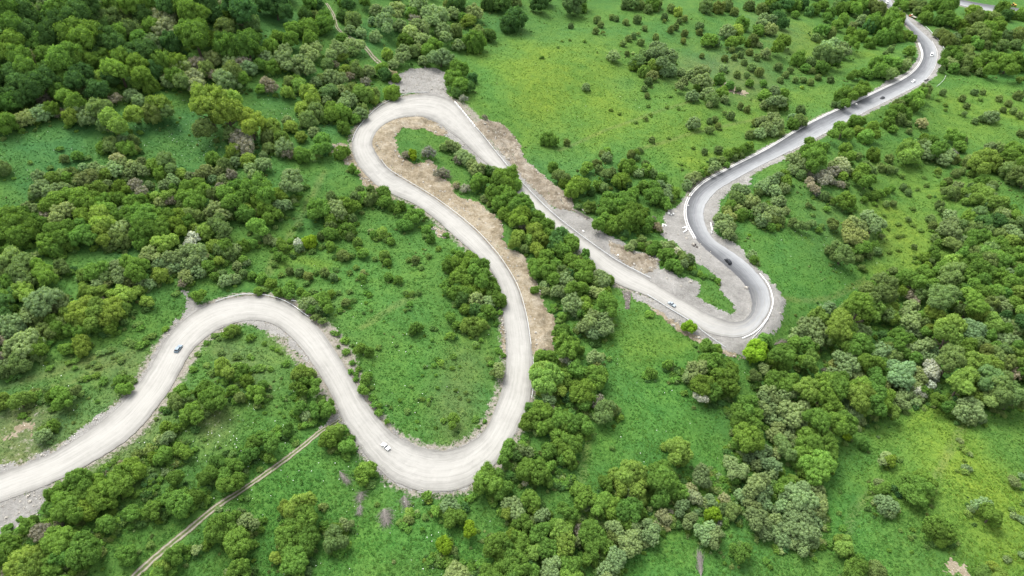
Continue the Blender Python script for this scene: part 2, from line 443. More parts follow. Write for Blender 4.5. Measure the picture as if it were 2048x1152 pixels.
def nearest_road(x, y, names=('main', 'far')):
    """distance beyond the road edge, road height and the sample index for arrays of points"""
    x = np.ravel(x); y = np.ravel(y)
    C = np.concatenate([RD[n]['C'][::2] for n in names]); H = np.concatenate([RD[n]['half'][::2] for n in names])
    best = np.full(len(x), 1e9); zz = np.zeros(len(x))
    for i in range(0, len(x), 4000):
        sl = slice(i, i + 4000)
        d = np.sqrt((x[sl, None] - C[None, :, 0]) ** 2 + (y[sl, None] - C[None, :, 1]) ** 2) - H[None]
        j = d.argmin(1); best[sl] = d[np.arange(len(j)), j]; zz[sl] = C[j, 2]
    return best, zz

def sstep(a, b, x):
    t = np.clip((x - a) / (b - a), 0, 1); return t * t * (3 - 2 * t)

def level_ground():
    """cut the ground to the level of the roads"""
    global ZZ, RDIST, t2
    fine = (np.abs(XX) < 471) & (YY > 59) & (YY < 761)
    Z = natural(XX, YY)
    RDIST = np.full(XX.shape, 999.0); zr = np.zeros(XX.shape)
    RDIST[fine], zr[fine] = nearest_road(XX[fine], YY[fine])
    w = 1 - sstep(2.2, 11.0, RDIST)
    Z = Z * (1 - w) + zr * w
    t2 = np.full(XX.shape, 999.0); z2 = np.zeros(XX.shape)
    t2[fine], z2[fine] = nearest_road(XX[fine], YY[fine], ('track', 'track2'))
    w2 = (1 - sstep(0.8, 4.0, t2)) * (1 - w)
    ZZ = Z * (1 - w2) + z2 * w2
level_ground()

def zt(x, y):
    x = np.asarray(x, float); y = np.asarray(y, float)
    i = np.clip(np.searchsorted(GX, x) - 1, 0, len(GX) - 2); j = np.clip(np.searchsorted(GY, y) - 1, 0, len(GY) - 2)
    fx = np.clip((x - GX[i]) / (GX[i + 1] - GX[i]), 0, 1); fy = np.clip((y - GY[j]) / (GY[j + 1] - GY[j]), 0, 1)
    return (ZZ[j, i] * (1 - fx) + ZZ[j, i + 1] * fx) * (1 - fy) + (ZZ[j + 1, i] * (1 - fx) + ZZ[j + 1, i + 1] * fx) * fy

def rd(x, y):
    x = np.asarray(x, float); y = np.asarray(y, float)
    i = np.clip(np.searchsorted(GX, x) - 1, 0, len(GX) - 2); j = np.clip(np.searchsorted(GY, y) - 1, 0, len(GY) - 2)
    return np.minimum(RDIST[j, i], t2[j, i])

_SPEC = {'main': (MAIN, 2.2, 5), 'far': (FAR, 2.0, 5), 'track': (TRACK, 2.5, 4), 'track2': (TRACK2, 2.5, 4)}
for _k, (_s, _a, _b) in _SPEC.items():
    RD[_k] = lay_out(_s, sig=_a, zsig=_b, zf=zt)
level_ground()

def W(px, py, h=0.0):
    p, _ = to_ground(np.array([px]), np.array([py]), h, zt)
    return Vector(p[0])

# sward colours: areas of the meadow that really differ (survey x, y, half-width, half-height, colour, weight)
GRASS = dict(base=(0.056, 0.125, 0.025), yel=(0.094, 0.156, 0.021), blue=(0.043, 0.115, 0.032), lush=(0.051, 0.134, 0.026), dry=(0.091, 0.117, 0.045))
ZONES = [
 (1060,170,140,90,'yel',.9),(1120,120,150,60,'yel',.7),(1170,220,130,60,'yel',.6),(1400,270,150,50,'yel',.7),(1370,330,70,40,'yel',.8),(1480,215,70,40,'yel',.5),
 (1890,930,120,60,'yel',1),(1930,990,120,60,'yel',.8),(2000,1070,60,80,'yel',.7),(1850,850,140,35,'yel',.8),(1830,480,60,120,'yel',.9),(1890,380,90,40,'yel',.6),(1780,570,90,30,'yel',.8),
 (1970,220,110,50,'yel',.7),(1730,110,70,22,'yel',.7),(1610,80,30,50,'yel',.7),(1640,195,70,30,'yel',.6),(610,527,70,16,'yel',.8),(1300,690,70,45,'yel',.6),(1280,900,60,90,'yel',.35),(520,520,20,70,'yel',.4),
 (980,170,60,70,'lush',.7),(1240,330,80,40,'lush',.5),(1990,160,90,25,'lush',.6),
 (110,285,180,60,'blue',1),(380,280,90,60,'blue',.9),(560,45,70,70,'blue',.9),(620,240,70,50,'blue',.9),(60,345,70,70,'blue',1),(250,520,100,35,'blue',.9),(1160,350,70,45,'blue',.6),(980,40,110,45,'blue',.6),(1240,170,40,30,'blue',.5),
 (740,320,60,40,'blue',.4),(780,80,80,30,'blue',.7),(1130,320,80,30,'blue',.6),
 (1290,860,130,140,'lush',.9),(1610,560,100,80,'lush',.9),(600,1010,170,100,'lush',.9),(830,1080,170,80,'lush',.9),(1330,760,110,90,'lush',.8),(780,770,80,110,'lush',.6),(1700,1010,80,130,'lush',.9),(1350,1110,110,60,'lush',.9),(700,600,120,80,'lush',.5),(1250,620,60,60,'yel',.3),
 (90,890,150,50,'dry',1),(240,820,90,40,'dry',.8),(430,880,70,60,'dry',.8),(470,690,80,45,'dry',.6),(550,730,60,60,'dry',.6),(1440,140,90,45,'dry',.6),(150,760,110,35,'dry',.6),(920,760,90,90,'dry',.35),(640,650,80,40,'dry',.4),(1700,450,100,60,'dry',.25),(1560,60,40,60,'dry',.3),(900,840,80,40,'dry',.4),
]
def vnoise(x, y, s, seed=0.0):
    return np.array([noise.fractal(Vector((a * s + seed, b * s - seed, seed)), 0.8, 2.0, 4) for a, b in zip(np.ravel(x), np.ravel(y))]).reshape(np.shape(x))
_zc, _zt = to_ground(np.array([z[0] for z in ZONES], float), np.array([z[1] for z in ZONES], float))
_zx, _ = to_ground(np.array([z[0] + z[2] for z in ZONES], float), np.array([z[1] for z in ZONES], float))
_zy, _ = to_ground(np.array([z[0] for z in ZONES], float), np.array([z[1] - z[3] for z in ZONES], float))
_zy2, _ = to_ground(np.array([z[0] for z in ZONES], float), np.array([z[1] + z[3] for z in ZONES], float))
ZRX = np.linalg.norm(_zx - _zc, axis=1); ZRY = 0.5 * np.linalg.norm(_zy - _zy2, axis=1)
def sward(x, y):
    x = np.ravel(x).astype(float); y = np.ravel(y).astype(float)
    q = 11.0 * np.sin(x / 17.0 + 1.3 * np.sin(y / 23.0)); q2 = 11.0 * np.sin(y / 15.0 + 1.7 * np.sin(x / 19.0))
    xw, yw = x + q, y + q2
    col = np.tile(np.array(GRASS['base']), (len(x), 1)); dry = np.zeros(len(x))
    for (a, b, c, d, k, wt), zc, rx, ry in zip(ZONES, _zc, ZRX, ZRY):
        e = wt * np.exp(-1.1 * ((xw - zc[0]) / rx) ** 2 - 1.1 * ((yw - zc[1]) / ry) ** 2)
        col = col * (1 - e[:, None]) + np.array(GRASS[k]) * e[:, None]
        if k == 'dry': dry = np.maximum(dry, e)
    return col, dry

PATHS = [[(525,575),(545,525),(575,480),(605,430),(628,385),(648,345)], [(1120,300),(1200,265),(1290,232),(1390,200)], [(1260,305),(1380,268),(1510,240)], [(1690,1080),(1712,1020),(1745,985)], [(-10,803),(60,787),(160,757),(265,705)],
 [(-10,778),(110,745),(225,700)], [(725,655),(790,612),(835,588)], [(1165,960),(1172,900),(1178,860)], [(1480,600),(1640,600),(1730,560)], [(1955,790),(1900,900),(1850,1000)]]
def path_wear(x, y):
    w = np.zeros(len(x))
    for P in PATHS:
        C, _ = to_ground(*np.array(P, float).T); C = resample(catmull(C), 60)[:, :2]
        bb = np.where((x > C[:, 0].min() - 5) & (x < C[:, 0].max() + 5) & (y > C[:, 1].min() - 5) & (y < C[:, 1].max() + 5))[0]
        if len(bb) == 0: continue
        d = np.sqrt((x[bb, None] - C[None, :, 0]) ** 2 + (y[bb, None] - C[None, :, 1]) ** 2).min(1)
        w[bb] = np.maximum(w[bb], 1 - sstep(0.8, 2.6, d))
    return w

def build_terrain():
    ny, nx = XX.shape
    idx = np.arange(ny * nx).reshape(ny, nx)
    quads = np.stack([idx[:-1, :-1], idx[:-1, 1:], idx[1:, 1:], idx[1:, :-1]], -1).reshape(-1, 4)
    me = bpy.data.meshes.new('ground')
    me.vertices.add(ny * nx)
    me.vertices.foreach_set('co', np.stack([XX, YY, ZZ], -1).astype(np.float32).ravel())
    me.loops.add(quads.size); me.loops.foreach_set('vertex_index', quads.ravel().astype(np.int32))
    me.polygons.add(len(quads)); me.polygons.foreach_set('loop_start', (np.arange(len(quads)) * 4).astype(np.int32))
    me.polygons.foreach_set('use_smooth', np.ones(len(quads), bool))
    me.update(calc_edges=True)
    col, dry = sward(XX, YY)
    pw = path_wear(XX.ravel(), YY.ravel())
    col = col * (1 - 0.6 * pw[:, None]) + np.array([0.105, 0.140, 0.040]) * 0.6 * pw[:, None]
    a = me.attributes.new('gcol', 'FLOAT_COLOR', 'POINT')
    a.data.foreach_set('color', np.concatenate([col, np.ones((len(col), 1))], 1).astype(np.float32).ravel())
    thin = np.maximum(0.42 * dry, 0.75 * (1 - sstep(0.5, 6.0, RDIST.ravel())))
    t = me.attributes.new('thin', 'FLOAT', 'POINT'); t.data.foreach_set('value', thin.astype(np.float32))
    me.materials.append(M['grass'])
    return tag(link(bpy.data.objects.new('ground', me)), 'rolling green meadow ground under the trees and roads', kind='structure')
build_terrain()

# ---------------------------------------------------------------- roads
def ribbon(name, R, mat, zoff, label, jit=0.0, ncross=9, asph=None, crown=0.0):
    n = len(R['u']); L, Rr = R['L'].copy(), R['R'].copy()
    v, uv, at = [], [], []
    for i in range(n):
        d = Rr[i] - L[i]; wdt = np.linalg.norm(d[:2]); d = d / max(wdt, 1e-6)
        j1 = jit * (noise.noise(Vector((R['u'][i] * 0.35, 3.1, 0))) + 0.6 * noise.noise(Vector((R['u'][i] * 1.1, 9.1, 0))))
        j2 = jit * (noise.noise(Vector((R['u'][i] * 0.35, 17.1, 0))) + 0.6 * noise.noise(Vector((R['u'][i] * 1.1, 29.1, 0))))
        a, b = L[i] - d * j1, Rr[i] + d * j2
        for k in range(ncross + 2):
            if k == 0: p = a.copy(); z = -0.35; vv = -1.0
            elif k == ncross + 1: p = b.copy(); z = -0.35; vv = 1.0
            else:
                f = (k - 1) / (ncross - 1); p = a * (1 - f) + b * f; vv = 2 * f - 1; z = crown * (1 - vv * vv)
            v.append((p[0], p[1], zoff + z)); uv.append((R['u'][i], vv)); at.append(0.0 if asph is None else asph[i])
    v = np.array(v); v[:, 2] += zt(v[:, 0], v[:, 1])
    m = ncross + 2
    f = [(i * m + k, i * m + k + 1, (i + 1) * m + k + 1, (i + 1) * m + k) for i in range(n - 1) for k in range(m - 1)]
    f = [q[::-1] for q in f]
    o = mesh_obj(name, v, f, mat, smooth=False)
    me = o.data
    if sum(p.normal.z for p in me.polygons) < 0: me.flip_normals()
    ul = me.uv_layers.new(name='road')
    li = np.zeros(len(me.loops), np.int32); me.loops.foreach_get('vertex_index', li)
    ul.data.foreach_set('uv', np.array(uv, np.float32)[li].ravel())
    a = me.attributes.new('asphalt', 'FLOAT', 'POINT'); a.data.foreach_set('value', np.array(at, np.float32))
    return tag(o, label, kind='structure')
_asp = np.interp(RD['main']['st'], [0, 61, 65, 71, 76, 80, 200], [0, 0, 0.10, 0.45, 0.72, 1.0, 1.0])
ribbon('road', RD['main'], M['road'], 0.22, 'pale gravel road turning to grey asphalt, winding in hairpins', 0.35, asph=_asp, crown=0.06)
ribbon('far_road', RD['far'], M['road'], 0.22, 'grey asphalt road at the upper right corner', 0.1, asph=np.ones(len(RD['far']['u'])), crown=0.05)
ribbon('dirt_track', RD['track'], M['track'], 0.12, 'narrow two-rut dirt track leaving the lower bend', 0.30, ncross=7)
ribbon('woodland_path', RD['track2'], M['track'], 0.12, 'narrow dirt path through the thicket above the hairpin', 0.30, ncross=5)

# ---------------------------------------------------------------- bare ground beside the roads
def dense(P, step):
    P = np.array(P, float); out = []
    for a, b in zip(P, np.roll(P, -1, 0)):
        n = max(1, int(np.linalg.norm(b - a) / step)); out += [a + (b - a) * k / n for k in range(n)]
    return np.array(out)

def inside(poly, x, y):
    x = np.asarray(x); y = np.asarray(y); r = np.zeros(x.shape, bool)
    for (x0, y0), (x1, y1) in zip(poly, np.roll(poly, -1, 0)):
        c = ((y0 > y) != (y1 > y))
        with np.errstate(divide='ignore', invalid='ignore'):
            r ^= c & (x < (x1 - x0) * (y - y0) / (y1 - y0 + 1e-12) + x0)
    return r

BARE, ROUGH = [], []
def bare(name, px, mat, label, relief=0.25, rag=0.8, step=1.3, lift=0.10, seed=0.0, ridge=0.0):
    P, _ = to_ground(*np.array(px, float).T, 0.0, zt)
    B = dense(P[:, :2], 0.55)
    t = np.roll(B, -2, 0) - np.roll(B, 2, 0); t /= np.linalg.norm(t, axis=1)[:, None] + 1e-9
    nn = np.stack([t[:, 1], -t[:, 0]], -1)
    j = np.array([noise.fractal(Vector((b[0] * 0.35 + seed, b[1] * 0.35, 5.0)), 0.55, 2.3, 5) for b in B]) * rag * 1.7
    B = B + nn * j[:, None]
    BARE.append(B); ROUGH.append(None if rag > 1.5 else mat in (M['earth'], M['brown']))
    gx = np.arange(B[:, 0].min(), B[:, 0].max(), step); gy = np.arange(B[:, 1].min(), B[:, 1].max(), step)
    ax, ay = np.meshgrid(gx, gy); ax = ax.ravel() + RNG.uniform(-.3, .3, ax.size) * step; ay = ay.ravel() + RNG.uniform(-.3, .3, ay.size) * step
    ok = inside(B, ax, ay); I = np.stack([ax[ok], ay[ok]], -1)
    d = np.full(len(I), 99.0)
    for i in range(0, len(I), 3000):
        d[i:i + 3000] = np.sqrt(((I[i:i + 3000, None] - B[None, ::2]) ** 2).sum(-1)).min(1)
    I = I[d > 0.45]; d = d[d > 0.45]
    pts = np.concatenate([B, I]); nb = len(B)
    vv, ee, ff, *_ = delaunay_2d_cdt([Vector(p) for p in pts], [(i, (i + 1) % nb) for i in range(nb)], [], 1, 1e-5)
    vv = np.array([tuple(p) for p in vv])
    z = zt(vv[:, 0], vv[:, 1])
    r = rd(vv[:, 0], vv[:, 1])
    db = np.array([np.sqrt(((B[::2] - p) ** 2).sum(1)).min() for p in vv])
    rel = np.array([noise.fractal(Vector((p[0] * 0.30 + seed, p[1] * 0.30, 1.0)), 0.9, 2.0, 5) for p in vv])
    amp = relief * sstep(0.6, 4.0, r) * sstep(0.0, 1.8, db)
    if ridge:
        rel = rel + ridge * np.abs(np.array([noise.noise(Vector((p[0] * 0.55 + p[1] * 0.25, p[1] * 0.12, 7.0))) for p in vv]))
    z = z + np.where(db < 0.25, -0.12, lift) + amp * np.maximum(rel + 0.35, -0.1)
    o = mesh_obj(name, np.column_stack([vv, z]), ff, mat, smooth=True)
    if sum(p.normal.z for p in o.data.polygons) < 0: o.data.flip_normals()
    return tag(o, label, kind='structure')

def edge_px(side, a, b):
    L, R = parse(MAIN); E = L if side == 'L' else R
    q = [tuple(p) for p in E[a - 1:b]] if a < b else [tuple(p) for p in E[b - 1:a]][::-1]
    return q
# stations below count from 2 because the first row lies outside the frame
bare('gravel_lay_by', [(797,147),(822,137),(849,135),(874,136),(891,145),(892,162),(894,187),(914,210),(905,225),(880,205),(857,190),(824,186),(804,187),(785,178),(777,164)], M['gravel'],
     'fan-shaped grey gravel lay-by above the top hairpin', 0.12, 0.5)
bare('earth_bank', [(757,318),(742,300),(735,285),(742,262),(765,243),(800,229),(845,229),(880,245),(900,262),(893,268),(880,274),(850,258),(805,258),(790,272),(792,292),(805,315),(829,328),(862,320),(874,333),(882,355),(902,365),(909,388),(932,398),(957,403),(974,420),(1002,440),(1009,460),(1003,478),(1024,500),(1049,510),(1061,538),(1074,563),(1084,596),(1099,626),(1114,641),(1109,676),(1110,701),(1069,706)]
     + [(1050,690),(1048,640),(1030,585),(1005,540),(975,500),(940,465),(895,427),(850,395),(805,368)], M['earth'], 'long tan earth bank beside the inner hairpin arm', 1.0, 0.9, seed=3.0, ridge=1.1)
bare('inner_verge', [(850,232),(880,244),(905,262),(930,282),(960,312),(1000,345),(1020,368),(1010,372),(985,352),(955,330),(925,302),(897,276),(870,256),(848,244)], M['gravel'], 'grey gravel verge along the inside of the top hairpin', 0.12, 0.8, seed=2.0)
bare('spoil_bank', [(935,236),(953,243),(975,240),(1000,245),(1020,262),(1039,288),(1051,320),(1074,338),(1096,360),(1124,380),(1146,400),(1149,423),(1110,418),(1075,385),(1045,355),(1010,315),(985,285),(950,256)], M['brown'],
     'brown spoil bank behind the upper guard rail', 1.5, 0.9, seed=9.0, ridge=1.2)
bare('gravel_shoulder', [(985,290),(1010,312),(1045,353),(1075,383),(1110,416),(1149,423),(1189,438),(1186,453),(1214,468),(1249,485),(1264,500),(1306,508),(1321,520),(1319,538),(1336,535),(1356,553),(1381,558),(1399,563),(1401,581),(1396,593),(1419,608),(1446,621),(1461,628),(1469,623),(1466,608),(1449,593),(1439,576),(1434,555),(1399,528),(1374,508),(1351,488),(1324,473),(1321,463),(1329,445),(1324,435),(1334,420),(1356,413),(1364,398),(1384,388)]
     + [(1395,400),(1385,430),(1395,465),(1420,495),(1460,530),(1495,562),(1512,600),(1505,640),(1480,655),(1440,652),(1400,632),(1350,605),(1300,575),(1240,540),(1190,505),(1130,460),(1080,415),(1030,365)], M['gravel'],
     'wide grey gravel shoulder around the right hairpin', 0.22, 0.8, seed=5.0)
bare('earth_mound', [(1215,482),(1250,492),(1268,505),(1306,511),(1318,522),(1314,540),(1296,548),(1270,540),(1240,522),(1222,505)], M['brown'], 'brown earth mound beside the gravel shoulder', 1.5, 0.8, lift=0.2, seed=15.0, ridge=0.8)
bare('gravel_verge', [(1560,309),(1510,333),(1462,358),(1425,385),(1400,410),(1400,440),(1415,475),(1440,492),(1480,518),(1510,545),(1530,572),(1538,600),(1528,632),(1505,658),(1480,668),(1400,640),(1330,606),(1262,583),(1264,591),(1274,603),(1304,613),(1324,628),(1336,646),(1359,663),(1384,676),(1412,690),(1445,704),(1469,708),(1491,718),(1500,692),(1525,682),(1551,668),(1558,658),(1568,631),(1573,603),(1563,586),(1551,576),(1536,553),(1524,543),(1499,525),(1491,508),(1479,490),(1449,478),(1428,462),(1431,435),(1439,423),(1441,400),(1459,383),(1504,368),(1500,352),(1540,332),(1575,316)], M['gravel'],
     'grey gravel verge outside the right hairpin', 0.18, 0.8, seed=6.0)
bare('stony_slope', [(1290,608),(1320,622),(1350,642),(1390,668),(1430,692),(1460,702),(1491,718),(1478,722),(1440,706),(1405,690),(1372,673),(1345,655),(1322,632)], M['earth'], 'stony tan slope below the white guard rail', 0.35, 0.8, lift=0.22, seed=8.0)
bare('roadside_gravel', [(-20,1006),(40,985),(98,962),(104,972),(92,985),(88,1004),(80,1032),(30,1062),(0,1072),(-30,1080)], M['gravel'], 'grey gravel apron below the road at lower left', 0.2, 0.9)
bare('roadside_rubble', [(-20,952),(0,930),(20,925),(45,930),(62,917),(85,905),(110,897),(140,873),(165,855),(185,838),(215,822),(240,800),(262,775),(285,745),(300,720),(322,675),(340,655),(360,640),(375,640),(370,660),(345,700),(320,750),(285,790),(240,840),(190,885),(100,925),(40,948)], M['gravel'], 'pale rubble strip along the upper edge of the lower left road', 0.12, 0.8, seed=12.0)
bare('track_spur', [(361,581),(375,581),(385,596),(402,611),(420,610),(400,625),(372,650),(350,665),(345,655),(347,638),(352,632),(362,640),(370,621),(370,601)], M['gravel'], 'short pale gravel spur left of the lower left loop', 0.1, 0.8)
bare('loop_shoulder', [(405,684),(430,664),(475,647),(500,648),(512,654),(544,669),(572,677),(577,692),(594,704),(622,732),(640,755),(630,735),(605,700),(580,670),(545,645),(500,636),(465,642),(430,657)], M['gravel'], 'rough grey shoulder inside the lower left loop', 0.12, 0.6)
bare('bend_shoulder', [(784,858),(800,872),(824,886),(862,897),(892,899),(924,890),(950,874),(966,860),(972,856),(960,880),(930,897),(890,906),(850,902),(815,890),(790,872)], M['gravel'], 'grey gravel fringe inside the bottom bend', 0.08, 0.5)
bare('lower_shoulder', [(698,855),(704,880),(722,905),(748,938),(775,962),(800,976),(835,985),(880,988),(930,982),(952,960),(990,932),(1014,903),(1040,855),(1030,850),(985,925),(930,968),(870,978),(800,965),(740,915),(712,868)], M['gravel'], 'grey gravel fringe outside the bottom bend', 0.1, 0.6)
bare('track_junction', [(668,812),(676,826),(660,838),(640,853),(634,868),(650,862),(672,846),(688,848),(705,862),(700,840),(690,815)], M['gravel'], 'pale gravel mouth of the dirt track', 0.06, 0.4)
bare('left_verge', [(1384,388),(1411,358),(1440,342),(1470,326),(1500,310),(1536,290),(1565,276),(1600,252),(1621,246),(1643,230),(1690,208),(1736,186),(1761,172),(1773,160),(1811,146),(1831,124),(1840,104),(1836,86),(1826,70),(1838,85),(1850,107),(1848,125),(1832,148),(1800,168),(1745,195),(1680,228),(1610,262),(1540,303),(1470,340),(1415,370)], M['gravel'], 'narrow grey verge on the left of the asphalt straight', 0.15, 0.7)
bare('right_verge', [(1572,310),(1610,292),(1650,272),(1691,247),(1728,231),(1766,213),(1788,201),(1848,171),(1873,151),(1884,127),(1889,105),(1884,90),(1869,72),(1852,55),(1834,42),(1812,29),(1790,9),(1786,-4),(1778,-4),(1800,24),(1820,46),(1842,66),(1860,88),(1867,108),(1862,132),(1845,155),(1815,175),(1770,197),(1720,223),(1665,250),(1610,280),(1560,308)], M['gravel'], 'pale gravel verge on the right of the asphalt straight', 0.15, 0.7)
bare('hairpin_verge', [(700,300),(690,285),(668,288),(664,305),(684,318),(700,335),(718,352),(728,372),(745,385),(770,398),(795,402),(770,380),(735,350),(712,320)], M['earth'], 'stony brown verge left of the top hairpin', 0.3, 0.9)
bare('fill_patch', [(862,452),(880,455),(895,470),(890,478),(870,472)], M['earth'], 'tan fill patch below the inner hairpin arm', 0.3, 0.7)
bare('roadside_scar', [(1004,640),(1010,655),(1011,690),(1013,715),(1008,712),(1003,685),(1001,660)], M['earth'], 'orange-tan soil scar left of the lower arm', 0.1, 0.5)
bare('drain_chute', [(1243,582),(1264,583),(1262,600),(1259,618),(1250,619),(1249,600)], M['dark_earth'], 'dark drainage chute running down from the road', 0.12, 0.2, lift=0.12)
bare('soil_patch', [(1896,1128),(1904,1118),(1916,1122),(1922,1112),(1932,1118),(1926,1134),(1934,1148),(1922,1156),(1912,1140),(1902,1150),(1892,1150)], M['earth'], 'pale bare soil patch in the lower right meadow', 0.15, 1.6)
bare('bare_slope', [(60,838),(72,846),(70,858),(80,868),(66,872),(40,860),(20,880),(0,882),(-8,874),(14,866),(36,850)], M['earth'], 'pale eroded soil on the lower left slope', 0.2, 1.6)
bare('brush_soil', [(1432,162),(1446,160),(1462,172),(1480,176),(1500,186),(1490,192),(1466,186),(1444,178)], M['earth'], 'pale brushy soil in the upper meadow thicket', 0.2, 1.6)

def on_bare(x, y, pad=None):
    r = np.zeros(np.shape(x), bool)
    for B in BARE:
        bb = (x > B[:, 0].min()) & (x < B[:, 0].max()) & (y > B[:, 1].min()) & (y < B[:, 1].max())
        if bb.any():
            k = np.where(bb)[0]; r[k] |= inside(B[::2], x[k], y[k])
    return r

def bare_depth(x, y):
    """how far inside bare ground each point lies (0 outside)"""
    x = np.asarray(x); y = np.asarray(y); d = np.zeros(x.shape)
    for B in BARE:
        bb = np.where((x > B[:, 0].min()) & (x < B[:, 0].max()) & (y > B[:, 1].min()) & (y < B[:, 1].max()))[0]
        if len(bb) == 0: continue
        k = bb[inside(B[::2], x[bb], y[bb])]
        for i in range(0, len(k), 3000):
            q = k[i:i + 3000]
            d[q] = np.maximum(d[q], np.sqrt((x[q, None] - B[None, ::2, 0]) ** 2 + (y[q, None] - B[None, ::2, 1]) ** 2).min(1))
    return d
